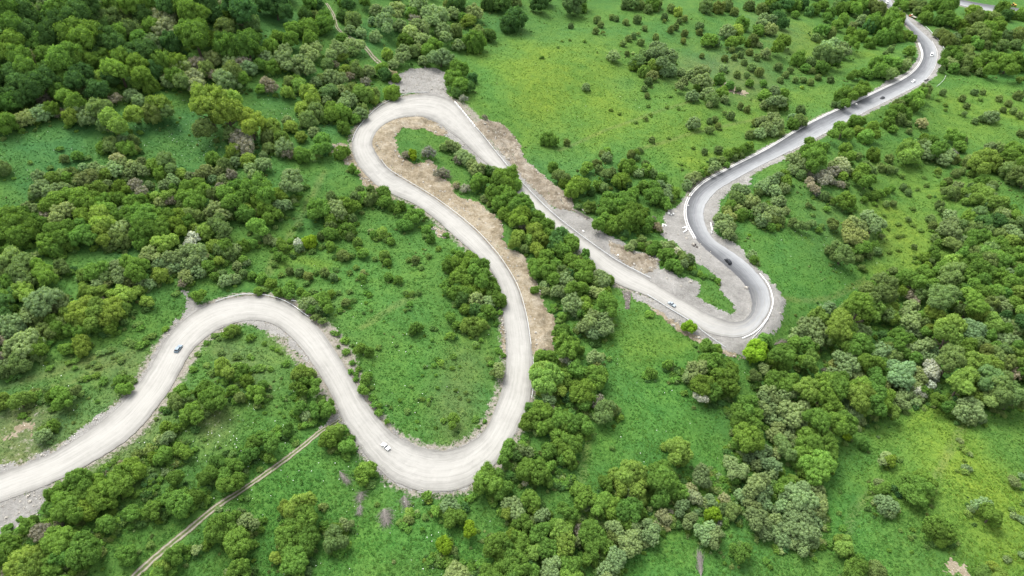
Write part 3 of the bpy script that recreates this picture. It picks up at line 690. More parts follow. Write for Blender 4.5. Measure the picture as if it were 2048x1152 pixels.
# ---------------------------------------------------------------- vegetation survey
# one token per crown: kind, then survey easting, northing and radius (tile units); see place_crowns()
CROWNS = {
(0, 0): """b2,10,12 d17,13,12 w33,12,11 b51,6,10 d70,4,8 w73,13,13 b87,7,9 o88,17,9 b105,4,8 b118,6,8 o102,12,8 d133,4,8 b146,4,8 b151,10,9
b159,11,8 p132,17,10 b121,22,7 p133,24,9 d173,12,8 p175,8,9 b184,15,7 d195,10,10 o200,20,8 o180,24,8 d62,10,9 b60,28,11 b72,26,8 b66,32,9 d85,31,9
b97,27,8 d92,36,8 o105,25,8 b112,31,7 w122,36,9 b150,25,8 b156,30,10 b168,32,7 b160,22,7 d137,34,8 b181,37,9 b196,37,9 b200,31,7 d22,26,10 b10,20,9
g30,26,6 b10,33,9 b28,35,9 d40,30,9 d47,22,10 d20,42,8 b5,43,8 b15,46,8 p24,49,9 b20,54,8 b37,45,8 b48,48,9 b58,43,8 b63,49,9 d75,44,8 b72,48,6
d40,56,9 d55,56,8 p91,43,7 b82,50,8 b88,55,7 b98,48,8 b95,57,8 b110,53,8 d110,44,9 d118,42,8 b113,60,7 b128,51,9 d122,58,8 w137,49,5 b142,50,6
w134,57,6 w145,56,8 g158,52,7 w170,48,7 w184,49,6 o165,56,6 g195,52,7 p155,62,7 g170,60,6 w183,66,10 o186,58,8 b193,63,6 w198,56,7 w178,62,7 w135,66,6
p133,63,4 b121,69,6 b112,67,7 g92,62,7 y80,63,6 w71,71,8 d78,73,9 d60,66,8 b51,64,7 d30,66,9 d10,60,9 d25,72,8 b28,73,7 b47,74,7 b52,78,7 d20,79,7
g35,80,6 d7,78,9 b8,83,9 d36,62,8 p157,69,7 o145,66,7 b140,62,6 w105,77,6 w112,81,6 y160,77,8 y172,78,9 y185,80,8 y165,86,9 y178,90,10 y188,88,7
y158,85,6 o163,103,9 y127,87,11 o122,92,8 o133,90,7 y107,92,8 y88,95,8 y94,101,7 o84,100,6 w62,90,8 y57,94,6 w70,95,7 w76,94,6 b60,82,7 o78,87,7
o85,85,5 g92,80,6 w15,97,7 w22,95,7 w30,93,7 w38,90,7 b41,87,5 g48,91,5 b5,99,8 y197,95,8 y200,102,6 o185,108,7 g193,110,8 w98,114,6 o106,113,5 o90,115,5
d4,2,9 d28,2,8 b40,12,8 d58,16,8 d82,20,8 d115,14,8 o143,14,7 d165,4,8 d187,3,8 d52,36,8 d30,20,8 d88,63,7 d66,60,8 d46,68,7 d15,66,8""",
(512, 0): """d8,4,8 d18,6,9 d24,10,6 b43,3,6 d50,4,5 d40,14,7 o47,14,5 b30,24,7 b42,25,8 b55,17,7 b54,22,8 b28,32,6 b17,30,6 b43,32,6 b1,30,4 b12,38,6
b3,42,5 d70,14,6 o78,17,7 w75,24,5 w84,27,5 w93,17,4 b70,2,5 d74,4,6 b87,2,5 w96,9,6 w106,10,5 w113,7,6 b125,11,5 w130,4,8 w137,10,5 w113,12,4
w102,17,7 w105,23,5 w96,30,6 w115,21,6 w123,27,7 w132,23,7 w128,20,5 w145,13,9 w142,17,5 w137,17,5 g127,16,5 o155,5,6 d160,6,8 w158,12,6 w150,25,7
w152,30,5 o160,25,6 b165,15,5 y170,18,6 w174,11,8 d185,4,6 d196,4,9 d203,20,8 b175,35,9 d187,29,6 o178,26,6 b119,34,6 b143,38,6 w137,34,6 w132,31,5
w162,37,6 w150,47,9 w142,46,6 w134,49,5 o126,42,6 w118,41,6 w130,40,5 b137,41,5 w115,47,5 y105,44,5 w110,52,5 w120,45,4 b69,31,5 w64,38,6 w76,36,6
w82,37,6 w68,40,6 y69,46,5 w60,44,5 o77,42,5 w40,40,5 w45,44,6 w48,38,5 w23,41,6 w22,48,7 w25,53,5 w8,47,6 w37,53,10 w43,56,5 b12,55,6 y18,53,5
b3,52,5 o57,52,5 g63,52,4 y72,57,5 b79,53,4 o80,57,6 w90,58,6 g75,62,5 g88,66,5 b101,55,5 d103,60,6 g110,60,4 w60,62,7 w67,64,6 o52,63,5 w48,66,5
y35,70,6 y25,75,6 y42,75,7 b33,66,5 o27,66,5 g12,70,6 g8,66,5 b4,72,5 o60,74,6 o55,75,5 w68,72,5 o77,73,6 y85,77,8 o93,76,6 b109,75,7 b112,63,4
w74,80,7 w70,84,5 w57,81,5 b60,86,5 y45,83,7 y37,88,7 o48,91,8 o42,96,7 y55,95,5 b60,92,6 b69,92,7 w83,92,7 b80,96,5 y95,80,4 o85,88,5 y12,103,8
o10,110,6 y28,102,6 w25,97,5 w46,106,5 y36,110,5 y20,112,6 b53,113,7 b70,103,6 y1,97,6 b160,54,6 b165,56,6 b158,64,7 b163,69,7 d170,70,6 g166,79,4
d173,63,5 b155,61,5 d160,75,5 g183,94,3""",
(1024, 0): """o3,3,5 d22,4,8 o44,3,5 o50,4,8 b56,7,4 d3,17,10 b112,4,6 o117,4,4 o109,8,4 o97,2,5 o92,4,5 o103,5,4 y133,10,4 o127,7,4 o68,16,4 o71,20,3
o67,25,3 o73,26,2 o80,14,3 o83,15,3 o100,16,4 o91,18,3 o122,14,3 o122,17,2 o47,21,2.5 o138,15,3 o134,17,3 o131,22,3 o127,24,3 o106,23,2.5 o101,27,2
o97,29,3 o93,31,3 o89,35,3 o103,34,3 o115,30,3 o137,33,2.5 o58,33,2 o46,32,1.5 o40,33,1.5 o37,38,1.5 w81,45,6 o92,43,2.5 w97,43,2 d24,46,2 w59,70,4
w115,38,6 w119,43,8 w127,45,6 w112,42,5 w121,50,6 o105,46,6 o100,50,6 b98,53,5 y106,58,5 y114,55,6 w112,61,5 y119,52,4 w127,57,6 w128,49,4 w122,58,4
w136,58,4 w143,60,5 w152,58,7 w137,66,5 w134,69,4 w146,65,4 w153,66,8 b148,71,4 w144,77,6 w157,76,6 b168,75,6 o160,80,6 w158,84,3 w170,80,4 o109,66,4
o106,71,3 o108,77,2.5 b174,69,4 b166,64,5 o181,72,3 b190,67,4 b201,67,3.5 w169,55,4 o152,45,2.5 b158,33,7 w163,34,4 w172,26,7 y180,25,5 b176,35,6
b182,33,4 b184,20,6 o193,33,5 b197,25,5 w200,20,5 b189,35,3 w198,36,3 o155,6,6 o165,7,5 o172,5,5 o150,21,4 o138,27,3 o150,26,3 o200,8,5 w202,15,5
o190,5,5 o178,10,4 w145,99,6.5 o126,77,2 o79,88,2 o124,86,2 o133,87,2 o107,95,2.5 o111,92,2 o99,98,2 o86,91,2 o109,85,2 o183,85,3 o170,90,2.5 o158,104,4
o165,101,3 o175,93,4 o158,97,3 o162,96,3 o188,88,3 w203,84,5 w200,98,6 o195,98,4 w198,107,6 o190,108,4 w203,103,6 b203,77,6 w203,43,5 b28,112,6 b33,113,5
o44,114,3 o112,112,3 o125,110,2 o183,44,3 o190,42,3 o196,46,3 o186,50,3 o178,46,3 o192,54,4 o180,60,3 o188,60,3 o198,58,4 o176,40,3 o170,47,3""",
(1536, 0): """d5,7,6 d14,4,6 b20,5,6 b22,12,4 d28,4,5 d8,15,6 w3,16,5 d12,19,5 w2,24,6 b12,34,7 b8,38,5 b37,8,5 b44,5,5 b50,11,4 o55,5,4 b47,14,4 b58,8,5
b64,6,5 b70,7,5 b75,4,5 o82,4,5 o88,8,6 b85,20,8 d82,22,6 w75,17,5 w68,21,4 b60,16,5 b55,21,5 o50,27,5 b46,24,5 b40,25,5 o38,30,4 b66,26,4 b72,28,4
b97,18,7 b103,22,6 b100,11,5 o95,12,5 b105,15,5 b95,30,6 b103,30,5 b90,32,5 y107,29,5 b74,29,5 b82,35,5 b116,31,3 b112,28,4 w47,38,6 w52,36,6 o46,44,7
w58,42,6 o53,46,6 w64,42,4 w60,37,4 o40,42,5 w50,42,5 b71,37,3 b68,34,4 b64,31,4 b24,48,6 o34,50,5 b43,55,5.5 b30,55,4 b55,50,4 o35,57,3 b48,50,3
b113,42,5.5 w111,51,4 o107,54,5 o113,48,3 b86,52,6 b95,51,6 b102,52,6 b89,57,6 b80,60,5 o100,59,5 b76,58,4 b70,60,5 b66,62,3 o96,60,5 o98,40,3
o94,43,2.5 b60,77,7 b62,83,4 o58,84,4 b73,74,7 b76,70,5 b80,72,3 o53,84,3 b68,77,4 w70,72,3 w5,74,6 b12,76,5 w8,82,7 w3,81,5 b11,84,5 o4,88,4
w4,95,6 w8,100,6 o24,98,6 w20,95,5 b20,100,5 o28,97,4 w3,105,6 o10,106,4 o26,88,4 y27,70,2 p123,99,5 b118,78,6 b122,75,5 o126,72,5 b110,82,5 b116,86,5
o104,84,5 b103,89,6 b98,92,5 b110,92,5 o105,96,5 b96,99,5 b100,104,4 o112,99,3 o127,77,3 b120,83,4 o113,105,3 b70,98,6 b75,97,4 b83,103,6 b58,103,7
b64,108,6 y72,105,5 b78,110,6 b52,108,5 b86,108,4 b33,114,5 w178,94,6 o172,95,4 o182,92,3 o155,79,3 o165,74,3 o172,74,2.5 o159,85,2.5 o170,80,2 o185,79,3
o192,83,3 o200,77,4 o188,88,3 o196,89,3 o201,92,3 o142,84,2 o142,88,2 o157,91,2.5 o136,80,2 o166,97,3 y201,64,3 o140,74,3 o202,107,3 b147,108,5 b152,111,5
b125,110,4 b132,113,5 b112,114,4 o157,112,3 b104,3,4 b108,5,4 o115,5,5 o122,6,5 b127,9,5 b133,4,5 b140,3,5 b147,3,6 b142,8,7 o120,9,4 b126,15,6 b137,17,5
b144,14,5 b148,18,6 b156,21,5 o163,18,6 b165,10,6 y162,9,5 o168,14,5 b175,13,5 o180,15,5 b187,9,7 d190,13,5 b184,18,5 b195,12,4 b203,12,5 o160,27,5
o168,24,6 b176,24,6 b184,23,6 o172,29,5 o140,28,5 w137,27,5 o143,33,6 w150,30,4 o150,35,4 b155,27,4 b158,33,4 b165,33,4 b180,30,5 o190,30,5 o200,28,6
o198,36,5 o188,37,5 o175,37,4 b168,36,4 o160,40,4 b145,45,7 b150,42,5 o157,45,6 w162,44,4 b152,48,6 o158,50,5 w145,52,6 b140,50,4 b148,55,5 b162,50,4
b165,53,5 b176,50,8 b178,56,5 o168,48,5 b186,47,5 b190,51,7 b198,48,6 b203,52,6 o184,54,4 b195,56,5 o170,58,4 o139,56,3 o157,57,4 b2,3,5 d33,10,4
o28,64,3 o18,56,3 o40,62,3 o50,64,3 o10,64,3 o22,64,3 o34,66,3 o8,54,4 o14,60,3""",
(0, 288): """o2,20,7 b62,10,5 o52,12,4 b48,4,3 o24,15,2.5 o40,19,3 o70,11,3 b82,4,5 o88,3,6 b102,4,6 b97,3,4 o108,5,4 w31,26,6 y42,28,6 o50,25,5 b54,27,5
o58,24,5 w67,20,5 w75,19,5 w72,26,6 w66,29,6 w82,22,5 y85,25,5 w92,22,6 p94,13,6 w98,16,5 w90,17,4 w105,17,5 w113,14,4 w110,20,5 w103,24,5 w115,22,5
b124,19,6 o132,15,7 o137,20,5 b128,24,5 w30,38,6 w38,38,6 w46,37,6 w52,36,5 w33,33,5 o27,42,4 w57,37,4 o63,33,5 y74,38,6 y80,35,5 w86,32,4 o84,40,4
b96,35,5.5 b101,37,4 g109,33,6 w119,33,4 g113,38,5 w137,27,4 y145,25,5 w152,27,5 g155,26,4 w140,30,4 w160,25,4 w132,33,5 b138,35,4 w165,22,6 w175,22,5
w170,28,4 b170,12,6 o180,18,6 w188,15,5 g185,25,5 w178,28,4 y187,7,6 g196,3,8 y199,14,6 w200,20,5 o190,10,4 w203,25,5 y125,43,5 y133,42,5 w128,47,5
g137,46,5 y138,40,4 o145,48,4 b150,35,6 b158,33,6 b147,42,6 b155,43,6 b163,38,6 b153,50,6 b160,48,6 o172,42,6 g173,44,4 b180,40,6 b190,36,7 b198,34,5
b186,46,7 b194,43,6 d200,42,5 d167,50,5 w173,52,6 w168,55,5 w178,57,6 o175,60,5 b182,48,5 g176,34,4 w182,34,4 b45,45,7 b55,42,7 b65,41,7 b75,43,7
b38,49,6 b85,47,7 b95,46,7 b105,47,6 b112,47,6 b70,48,6 b60,47,5 w22,51,5 w28,52,5 b20,56,6 b5,58,7 b12,57,7 b10,66,8 b18,62,7 b5,72,8 b15,74,8
b22,72,7 b25,66,6 b28,60,5 b12,80,6 b3,80,5 g37,57,5 w47,55,7 w54,53,7 w45,61,6 w55,58,5 b34,64,5 b40,68,5 b48,69,7 b55,67,6 b50,75,7 b43,78,6
b38,82,6 b45,86,6 b54,82,6 b35,77,5 b31,70,4 b65,57,6 b70,62,6 b64,66,6 b67,72,7 b62,75,6 b72,76,5 b72,54,5 y80,58,7 y85,65,7 y80,71,7 y84,78,6
y78,65,6 w95,70,7 o92,76,6 w100,66,6 o98,78,6 o88,82,5 b90,56,5 b95,60,6 w98,53,4 b103,55,6 b110,53,6 b118,55,7 b112,61,7 b105,62,6 b120,63,7 b127,58,6
b115,68,7 b123,70,7 b110,72,6 b118,77,6 b130,65,7 b135,58,6 b142,58,6 b140,65,6 b145,70,5 b130,73,6 y132,80,6 y138,77,5 y126,79,5 b150,64,6 o150,57,6
o158,58,5 y155,67,4 b113,80,5 y165,71,7 o175,66,6 o180,70,6 o170,64,5 o178,75,5 s154,75,5 s152,80,5 w160,70,4 b196,57,8 y197,53,6 b203,65,5 w120,87,6
w116,92,5 w125,91,4 w128,97,6 w135,90,5 w142,91,6 w150,86,6 w158,87,7 p163,90,4 w148,97,6 w155,94,6 w162,95,5 g158,99,4 w140,100,5 w148,105,5 w158,103,6
w150,109,4 w134,102,4 g146,112,4 y171,82,5 b180,83,7 o175,86,5 w188,84,5 o184,88,5 b195,82,5 b202,80,4 y175,94,4 o180,95,3 b166,99,6 y128,106,7 b75,103,7
b82,101,6 o85,107,6 y67,106,6 w93,98,6 w96,104,6 b102,95,6 b108,97,6 b115,97,5 b110,104,6 b105,102,5 w103,110,6 w112,111,5 w120,112,5 w95,109,4 b5,87,5
o10,90,7 o3,95,6 o20,97,8 o15,104,7 b30,97,5 b34,102,7 b38,108,7 y30,106,5 o25,110,6 w18,112,6 o4,103,6 o48,97,5 o45,103,4 o52,101,4 o57,103,3
w28,89,4 b8,110,6 o20,93,6 w78,113,5 w86,112,4 w190,98,4 w197,95,4 b172,106,4 o178,104,4 b202,106,4 w180,110,6 w188,108,5 o195,104,4 b195,93,4 b82,53,6 b88,52,5""",
(512, 288): """b3,35,9 b8,42,7 b3,48,7 w6,10,4 w7,17,6 w3,16,5 o10,4,5 w23,4,8 g25,8,6 b37,10,7 b50,5,6 b55,3,5 o50,9,3 b67,8,6 b72,6,4 d56,8,3 w28,28,9
w24,34,6 w33,35,5 b17,42,6 b22,43,4 w30,46,3 w18,50,5 w24,49,5 w26,47,3 b12,55,6 b17,57,5 b6,52,5 w3,53,4 b10,60,5 d20,56,4 b2,66,5 b6,70,4 o34,65,3.5
o40,35,3 o30,43,3 b35,40,3 b45,51,4 b51,52,7 b55,55,6 b46,57,5 w64,52,7 w67,56,6 w62,48,4 b75,50,5 b80,50,4 b71,47,4 o60,43,5 o80,43,5 b85,44,6
o90,45,5 o83,38,4 o66,44,3 o92,37,4 b60,62,5 b67,60,4 o60,66,4 b70,60,4 o77,60,4 b79,64,3 b73,70,6 o75,74,4 b58,73,5 b62,73,5 o52,74,4 o66,75,3
b66,69,3 l43,79,5.5 s34,80,4.5 w35,84,4 b18,90,5 b23,92,3 o30,88,3 w10,77,5 w16,79,4 b20,80,4 b27,78,3 b28,83,3 b15,85,3 b60,82,4 o53,82,3 o45,86,3
b22,83,3 b102,40,5.5 b104,46,5 b100,47,4 o95,43,4 b109,51,4 b116,50,4.5 b113,54,3 b125,56,5 b131,56,4.5 b121,60,4 b117,66,5 b122,65,4.5 b125,50,2 b127,60,4
b136,69,4 b140,76,4 o135,74,3 b140,66,2.5 b152,73,3 b95,73,4 y101,72,5 b108,78,4 o104,77,3 w92,70,3 y96,76,3 y81,79,4 b86,88,5 b82,84,3 o95,92,3
o70,90,5 b68,87,4 o76,90,3 o63,90,3 y103,90,5 b105,95,4 y146,84,3 o138,90,3 o132,99,3 o128,93,4 o122,93,3 b85,107,4 w86,103,3 b106,107,4 b114,109,4
o75,103,3 o80,99,3 b86,111,2 b155,98,6 b161,96,5 b172,92,6 b168,97,6 b176,97,6 b181,98,6 b165,103,7 b175,104,7 b183,104,5 b160,108,6 b170,110,6 b188,111,5
b180,110,6 b154,91,3 b153,113,5 b163,90,4 b170,88,3 b158,86,3 w165,10,7 w160,3,5 g162,13,5 w170,13,6 w155,1,5 o150,3,4 w173,17,5 w176,21,6 w180,19,4
d185,22,5 b178,29,6 b175,33,5 b183,30,4 w190,22,5 b195,25,6 b203,25,7 b193,32,7 b200,32,7 b190,40,7 b198,40,7 b203,45,6 b195,48,6 b203,52,5 b198,56,5
b203,60,5 b193,52,4 w183,44,4 o187,48,3 g168,36,5 g160,34,4 w160,32,3 g150,23,5 g145,24,4 g138,7,6 l125,8,4 l126,11,3 g120,9,4 b77,20,4 b81,23,3
o15,97,3 o27,102,4 o35,103,4 o42,106,4 o48,103,3 o55,103,4 o62,107,4 b5,108,5 b12,112,5 o20,105,3 b28,113,4 o40,112,3 o64,100,3""",
(1024, 288): """b2,33,6 b8,47,7 b3,50,6 b12,50,6 b5,57,6 b10,56,5 b2,62,5 b8,62,5 d15,58,6 b20,60,6 b18,65,5 g10,66,5 w2,64,4 b27,67,7 b29,72,5 y5,74,6
y2,80,5 y18,70,6 y22,76,6 y26,78,5 y14,77,5 y19,84,5 y22,87,4 o10,84,4 d38,76,8 b45,78,7 b48,82,5 b37,84,6 b42,87,6 d35,80,6 b50,78,4 b59,88,4 b59,92,3
b28,91,7 b25,97,6 b18,97,6 b18,103,5 b28,103,7 b35,97,5 b33,108,6 o40,104,6 b47,94,6 b48,100,5 b53,98,5 o55,94,4 b58,100,7 b62,98,5 b60,107,6 b55,106,5
o65,106,4 w42,109,6 w47,112,5 w70,106,6 w73,110,6 b78,109,5 o67,112,5 w26,113,4 d45,105,5 b33,19,5 o38,26,6 o43,28,5 b42,31,5 o35,25,4 b52,35,9
b57,33,6 b48,38,6 b53,30,5 b68,34,5 o73,36,5 d63,38,4 o75,25,5 b75,26,3 o70,21,4 o80,23,4 b60,19,5 b58,22,4 o68,16,4 b76,6,4 w76,11,5 o72,8,3
b90,17,5 w89,14,3 b95,16,4 b92,20,4 b98,21,4 b108,21,5 w106,22,4 w101,24,4 o113,24,4 b99,8,4 o95,9,4 o102,5,3 o107,16,3 o100,11,3 b88,30,7 d92,34,5
b83,31,4 b120,28,5 b113,36,6 w118,34,6 w125,36,5 b106,35,5 b110,41,5 w124,42,6 b130,39,5 b128,43,4 b115,42,6 b104,34,4 b97,40,5 b95,43,4 b122,47,5
b125,50,3 b91,42,4 b114,45,3 y62,51,5 o60,53,3 o53,50,3 b76,44,5 b75,48,4 b88,45,6 b92,48,6 b85,49,5 b82,44,4 b77,51,6 b73,55,5 b85,55,6 b90,55,6
b95,52,5 b93,59,6 b100,53,5 g101,54,4 b98,60,6 b103,58,5 b70,64,5 b75,60,5 b80,62,5 b80,66,5 b68,65,4 b88,63,6 b85,68,5 b92,68,5 d90,72,4 b97,66,4
b104,64,4 b110,63,5 b108,68,4 o105,54,3 b77,69,4 o75,53,4 b107,53,3 g115,66,5 g113,60,3 g118,68,3 w97,80,4 w94,83,4 o104,77,4 b103,82,4 o110,81,4
b115,82,4 b112,85,5 w122,82,5 w127,81,4 b125,89,6 b130,97,6 b126,97,5 b120,88,4 s132,86,4 o135,88,3 b133,100,4 o137,93,5 w142,92,5 w138,96,4 b120,95,3
o145,97,3 b145,100,3 o147,103,3 b154,106,3 o160,107,3 b165,110,3 w140,33,5 p143,30,4 w147,26,5 w142,27,4 b151,24,4 y155,22,4 w159,21,3 w163,18,4.5
b153,19,3 o161,14,4 o167,14,4 o165,5,4 b170,13,3 b173,8,4 b178,7,4 b184,5,4 b188,3,4 b190,2,4 o178,11,3 o183,9,3 b172,17,3 o154,6,3 o136,20,2 o135,16,2
o145,3,2 w180,36,5 w185,38,6 o178,43,5 o182,45,5 w190,47,6 w195,46,4 b175,50,5 o172,53,4 w173,56,4 w180,52,4 o185,55,4 b183,57,5 b190,57,4 w195,54,4
w200,52,5 w200,62,6 w203,60,5 w177,58,3 w200,35,6 w203,32,5 o197,40,4 w166,60,6 w172,62,6 w168,66,6 w174,67,6 w173,72,5 w177,75,4 w192,89,5 b194,93,4
w196,95,3 l190,73,1.5 o118,25,2""",
(1536, 288): """w3,30,6 w5,38,6 b12,26,5 b14,31,5 w8,27,5 w13,36,5 w6,47,5 w10,46,5 w3,55,6 w8,56,5 w14,54,4 o4,60,5 b2,67,4 b8,66,3 o10,62,4 b1,49,3 w20,13,6
w25,12,6 w20,21,5 w28,18,6 b35,10,7 b38,4,6 b42,8,5 b35,18,6 b30,5,5 w32,15,5 o26,25,4 b42,14,5 b45,3,4 g33,24,3 w52,18,5 p58,16,6 p60,20,5 g52,22,5
g45,25,5 g48,28,4 g38,27,4 g44,30,4 g52,31,4 g35,34,4 g38,37,4 g33,30,4 g58,33,4 b60,26,4 w64,22,4 g39,40,3 o45,42,4 o62,33,3 b76,21,6 b72,27,5
b78,30,5 b83,28,4 o82,22,5 b70,25,4 b75,31,3 o78,18,4 b84,9,6 b62,5,6 b66,10,4 o72,10,4 o90,19,4 o97,21,4 o102,21,3 o97,12,4 b60,11,4 y112,5,8
y115,10,7 y109,11,6 y118,7,6 w125,5,7 w128,9,5 o122,3,6 b133,7,5 b138,4,6 o135,11,4 w141,13,5 w145,10,5 g148,8,4 o150,13,4 b153,3,5 y136,22,3 y163,24,3.5
o107,26,2.5 o125,27,2 o127,33,2.5 o150,24,4 o155,22,3 o136,26,2 y170,12,7 y176,10,6 y178,17,7 y172,20,6 y166,16,5 w163,12,4 o160,15,5 o184,19,5 w188,15,4
w178,3,5 o190,5,5 o185,4,5 b195,3,5 b200,8,7 b193,10,6 b203,15,5 o198,18,7 o192,22,6 o200,25,7 o195,29,5 o203,32,4 o144,30,4 b140,32,3 w152,34,4
o146,39,5 o141,38,4 o150,38,4 y156,40,4 y158,46,3.5 o150,43,3 y168,37,6 y173,41,6 y166,44,5 y172,47,5 b163,38,4 w177,36,4 w181,41,3 o180,33,4 b173,29,4
b168,31,4 o163,34,3 y181,47,6 o176,49,5 y188,47,5 o183,51,5 w160,42,3 o137,49,4 b138,46,2 o139,53,3 o108,35,3 o112,39,3 o112,34,2 o120,36,2 b99,36,3
b95,38,3 b90,40,3.5 b85,42,4 b80,42,3 b77,45,3 b93,41,2 b62,43,5 b57,45,4 b66,46,5 b60,49,4 b53,46,3 b47,52,3 b69,51,3 b65,53,3 o50,44,3 o95,48,3
o100,48,3 o116,52,2.5 b85,48,2.5 o32,49,3 o36,51,2 o36,57,2 o129,42,2 o93,57,2 o112,60,3 o104,64,2.5 o116,65,2.5 o122,69,2.5 w91,74,3 o104,74,2.5
o117,82,3 o108,73,2 o96,68,2 o97,87,2 o104,85,2 o117,90,2 o132,62,3 w80,58,6 w85,62,6 w90,64,5 w86,68,5 w77,63,5 w68,64,7 w64,66,5 w73,67,6 w67,73,7
w74,74,6 w65,76,5 w71,78,5 w63,70,4 b76,83,6 b72,85,5 o55,82,5 o50,86,5 o60,87,6 o57,91,4 o65,92,5 o72,92,4 b85,82,4 o87,86,4 o80,88,4 o52,91,3
o68,86,4 o20,63,4 o25,65,4 o30,66,4 o35,64,4 b41,69,3 o52,66,4 o54,63,3 o50,62,3 o17,65,2 o43,66,2.5 o130,60,4 w145,58,6 w143,65,5 w148,63,5 w140,69,5
w147,71,7 o132,66,4 b140,74,4 o134,76,4 b137,80,4 b133,85,4 o145,79,5 o150,82,5 b125,91,5 b134,90,4 o130,94,3 b118,95,2 b125,100,4 b128,97,3 b160,60,6
o156,65,5 o168,56,6 d170,65,7 o165,69,6 d182,63,7 w188,57,6 b195,53,5 o186,55,4 o175,70,5 y173,62,3 o192,64,5 b198,59,5 o203,64,5 w193,70,6 w198,74,5
o185,73,5 b172,74,5 b165,75,6 w157,78,5 b162,80,5 b175,78,5 y195,79,6 y203,79,4 b184,82,7 b190,87,7 o178,85,6 b170,83,4 y172,87,6 o165,87,5 b155,88,5
b182,92,7 o175,95,7 b190,97,7 b200,90,7 o198,100,6 b203,103,6 b165,93,6 y150,92,4 y146,95,5 b140,98,5 o145,102,7 o152,100,6 b158,97,5 b168,100,7 b160,105,6
o150,108,6 o142,109,6 b178,104,6 b172,109,6 b186,107,6 w192,104,5 b165,112,5 b195,111,6 b135,102,4 b120,103,4 b128,105,5 b113,108,6 b120,111,6 b106,108,5
o90,110,7 o98,112,6 b93,105,4 b132,112,5 o100,102,4 b203,112,5 b110,104,4 o75,99,3 o78,101,2.5 b83,114,5""",
(0, 576): """d3,13,8 b5,8,6 b8,18,6 d12,5,6 y18,3,7 y22,7,6 d3,22,5 w27,12,7 w35,8,8 w42,7,7 w48,10,6 w25,18,6 w33,17,7 w42,15,6 w50,15,5 w21,20,5 o30,25,6
w22,24,5 y34,27,4 b42,26,5 b45,33,6 o48,28,5 b55,34,5 o40,36,5 o35,33,5 y62,17,7 y70,13,7 y78,14,6 y67,22,7 y76,20,7 y85,17,7 y92,13,6 p90,11,4
y98,17,6 y92,21,7 y84,25,7 y73,28,6 y64,28,6 y58,24,5 b80,31,5 b72,33,5 b90,28,5 b63,35,5 b88,33,4 y53,20,5 g81,9,3 y68,2,5 y75,4,5 y82,3,5 y88,5,4
y97,3,6 y103,6,6 y98,9,5 y110,3,5 y117,11,5 y121,13,3 o88,37,3 o100,27,3 o110,29,3 b112,32,3 b132,33,3 o140,5,3 b158,7,5 b162,5,4 o153,6,3 w5,28,7
w12,27,6 w8,35,6 w15,33,6 g2,42,5 w17,42,7 w24,40,7 w30,44,6 w10,46,6 w18,50,7 b26,50,6 b33,50,5 o27,55,5 w8,53,6 o15,58,6 o20,62,5 g2,55,4 w5,62,5
o2,68,5 b32,45,5 b38,44,4 o12,63,5 o8,68,4 b54,49,5 y65,45,6.5 y66,50,5 b50,48,3 o80,52,3 o84,51,3 o88,50,3 o95,54,3 o102,43,3.5 o106,45,3.5 b112,46,4
b117,44,3 o118,40,3 o122,38,3 b55,60,3 b61,58,3 b60,64,2.5 b40,64,3 o75,60,3 o78,63,3 o70,63,2 b33,57,2 o90,56,2 o97,58,3 o98,68,3 b83,75,4 b70,72,3
b77,70,3 o65,73,3 b48,85,6 b52,88,6 b47,93,5 b42,87,5 o57,84,5 o62,81,4 b42,97,4 b55,92,3 o64,85,3 b96,75,5 b97,81,5 b102,81,5 b103,73,4 o107,75,3
o94,77,3 y2,89,5 y2,95,4 y14,90,6 y20,88,5 y25,88,5 y10,93,4 b30,85,4 o38,80,3 o35,90,3 b78,91,2 b23,105,2 b43,110,5 o38,108,4 b34,113,4 y186,35,6
b180,38,4 b190,33,4 b200,40,4 o172,38,3 o175,41,2 b165,44,3 o158,53,3 b155,65,3 o165,62,3 o177,52,3 y178,63,6 y182,68,5 b175,66,4 o170,68,4 b190,62,4
b195,66,5 b203,65,4 b190,72,5 b197,75,5 o190,55,4 b180,75,4 b200,55,3 b165,80,7 b172,85,8 b165,88,6 b176,92,6 b168,93,5 b160,83,5 b145,82,5 b148,87,5
o140,90,5 o150,92,5 o142,95,4 b203,84,6 b186,83,5 o192,88,5 b188,90,4 o137,86,3 b155,99,7 b150,102,6 b158,104,6 b150,107,4 b170,97,4 b130,97,3 b133,112,5
b140,113,5 o125,105,2""",
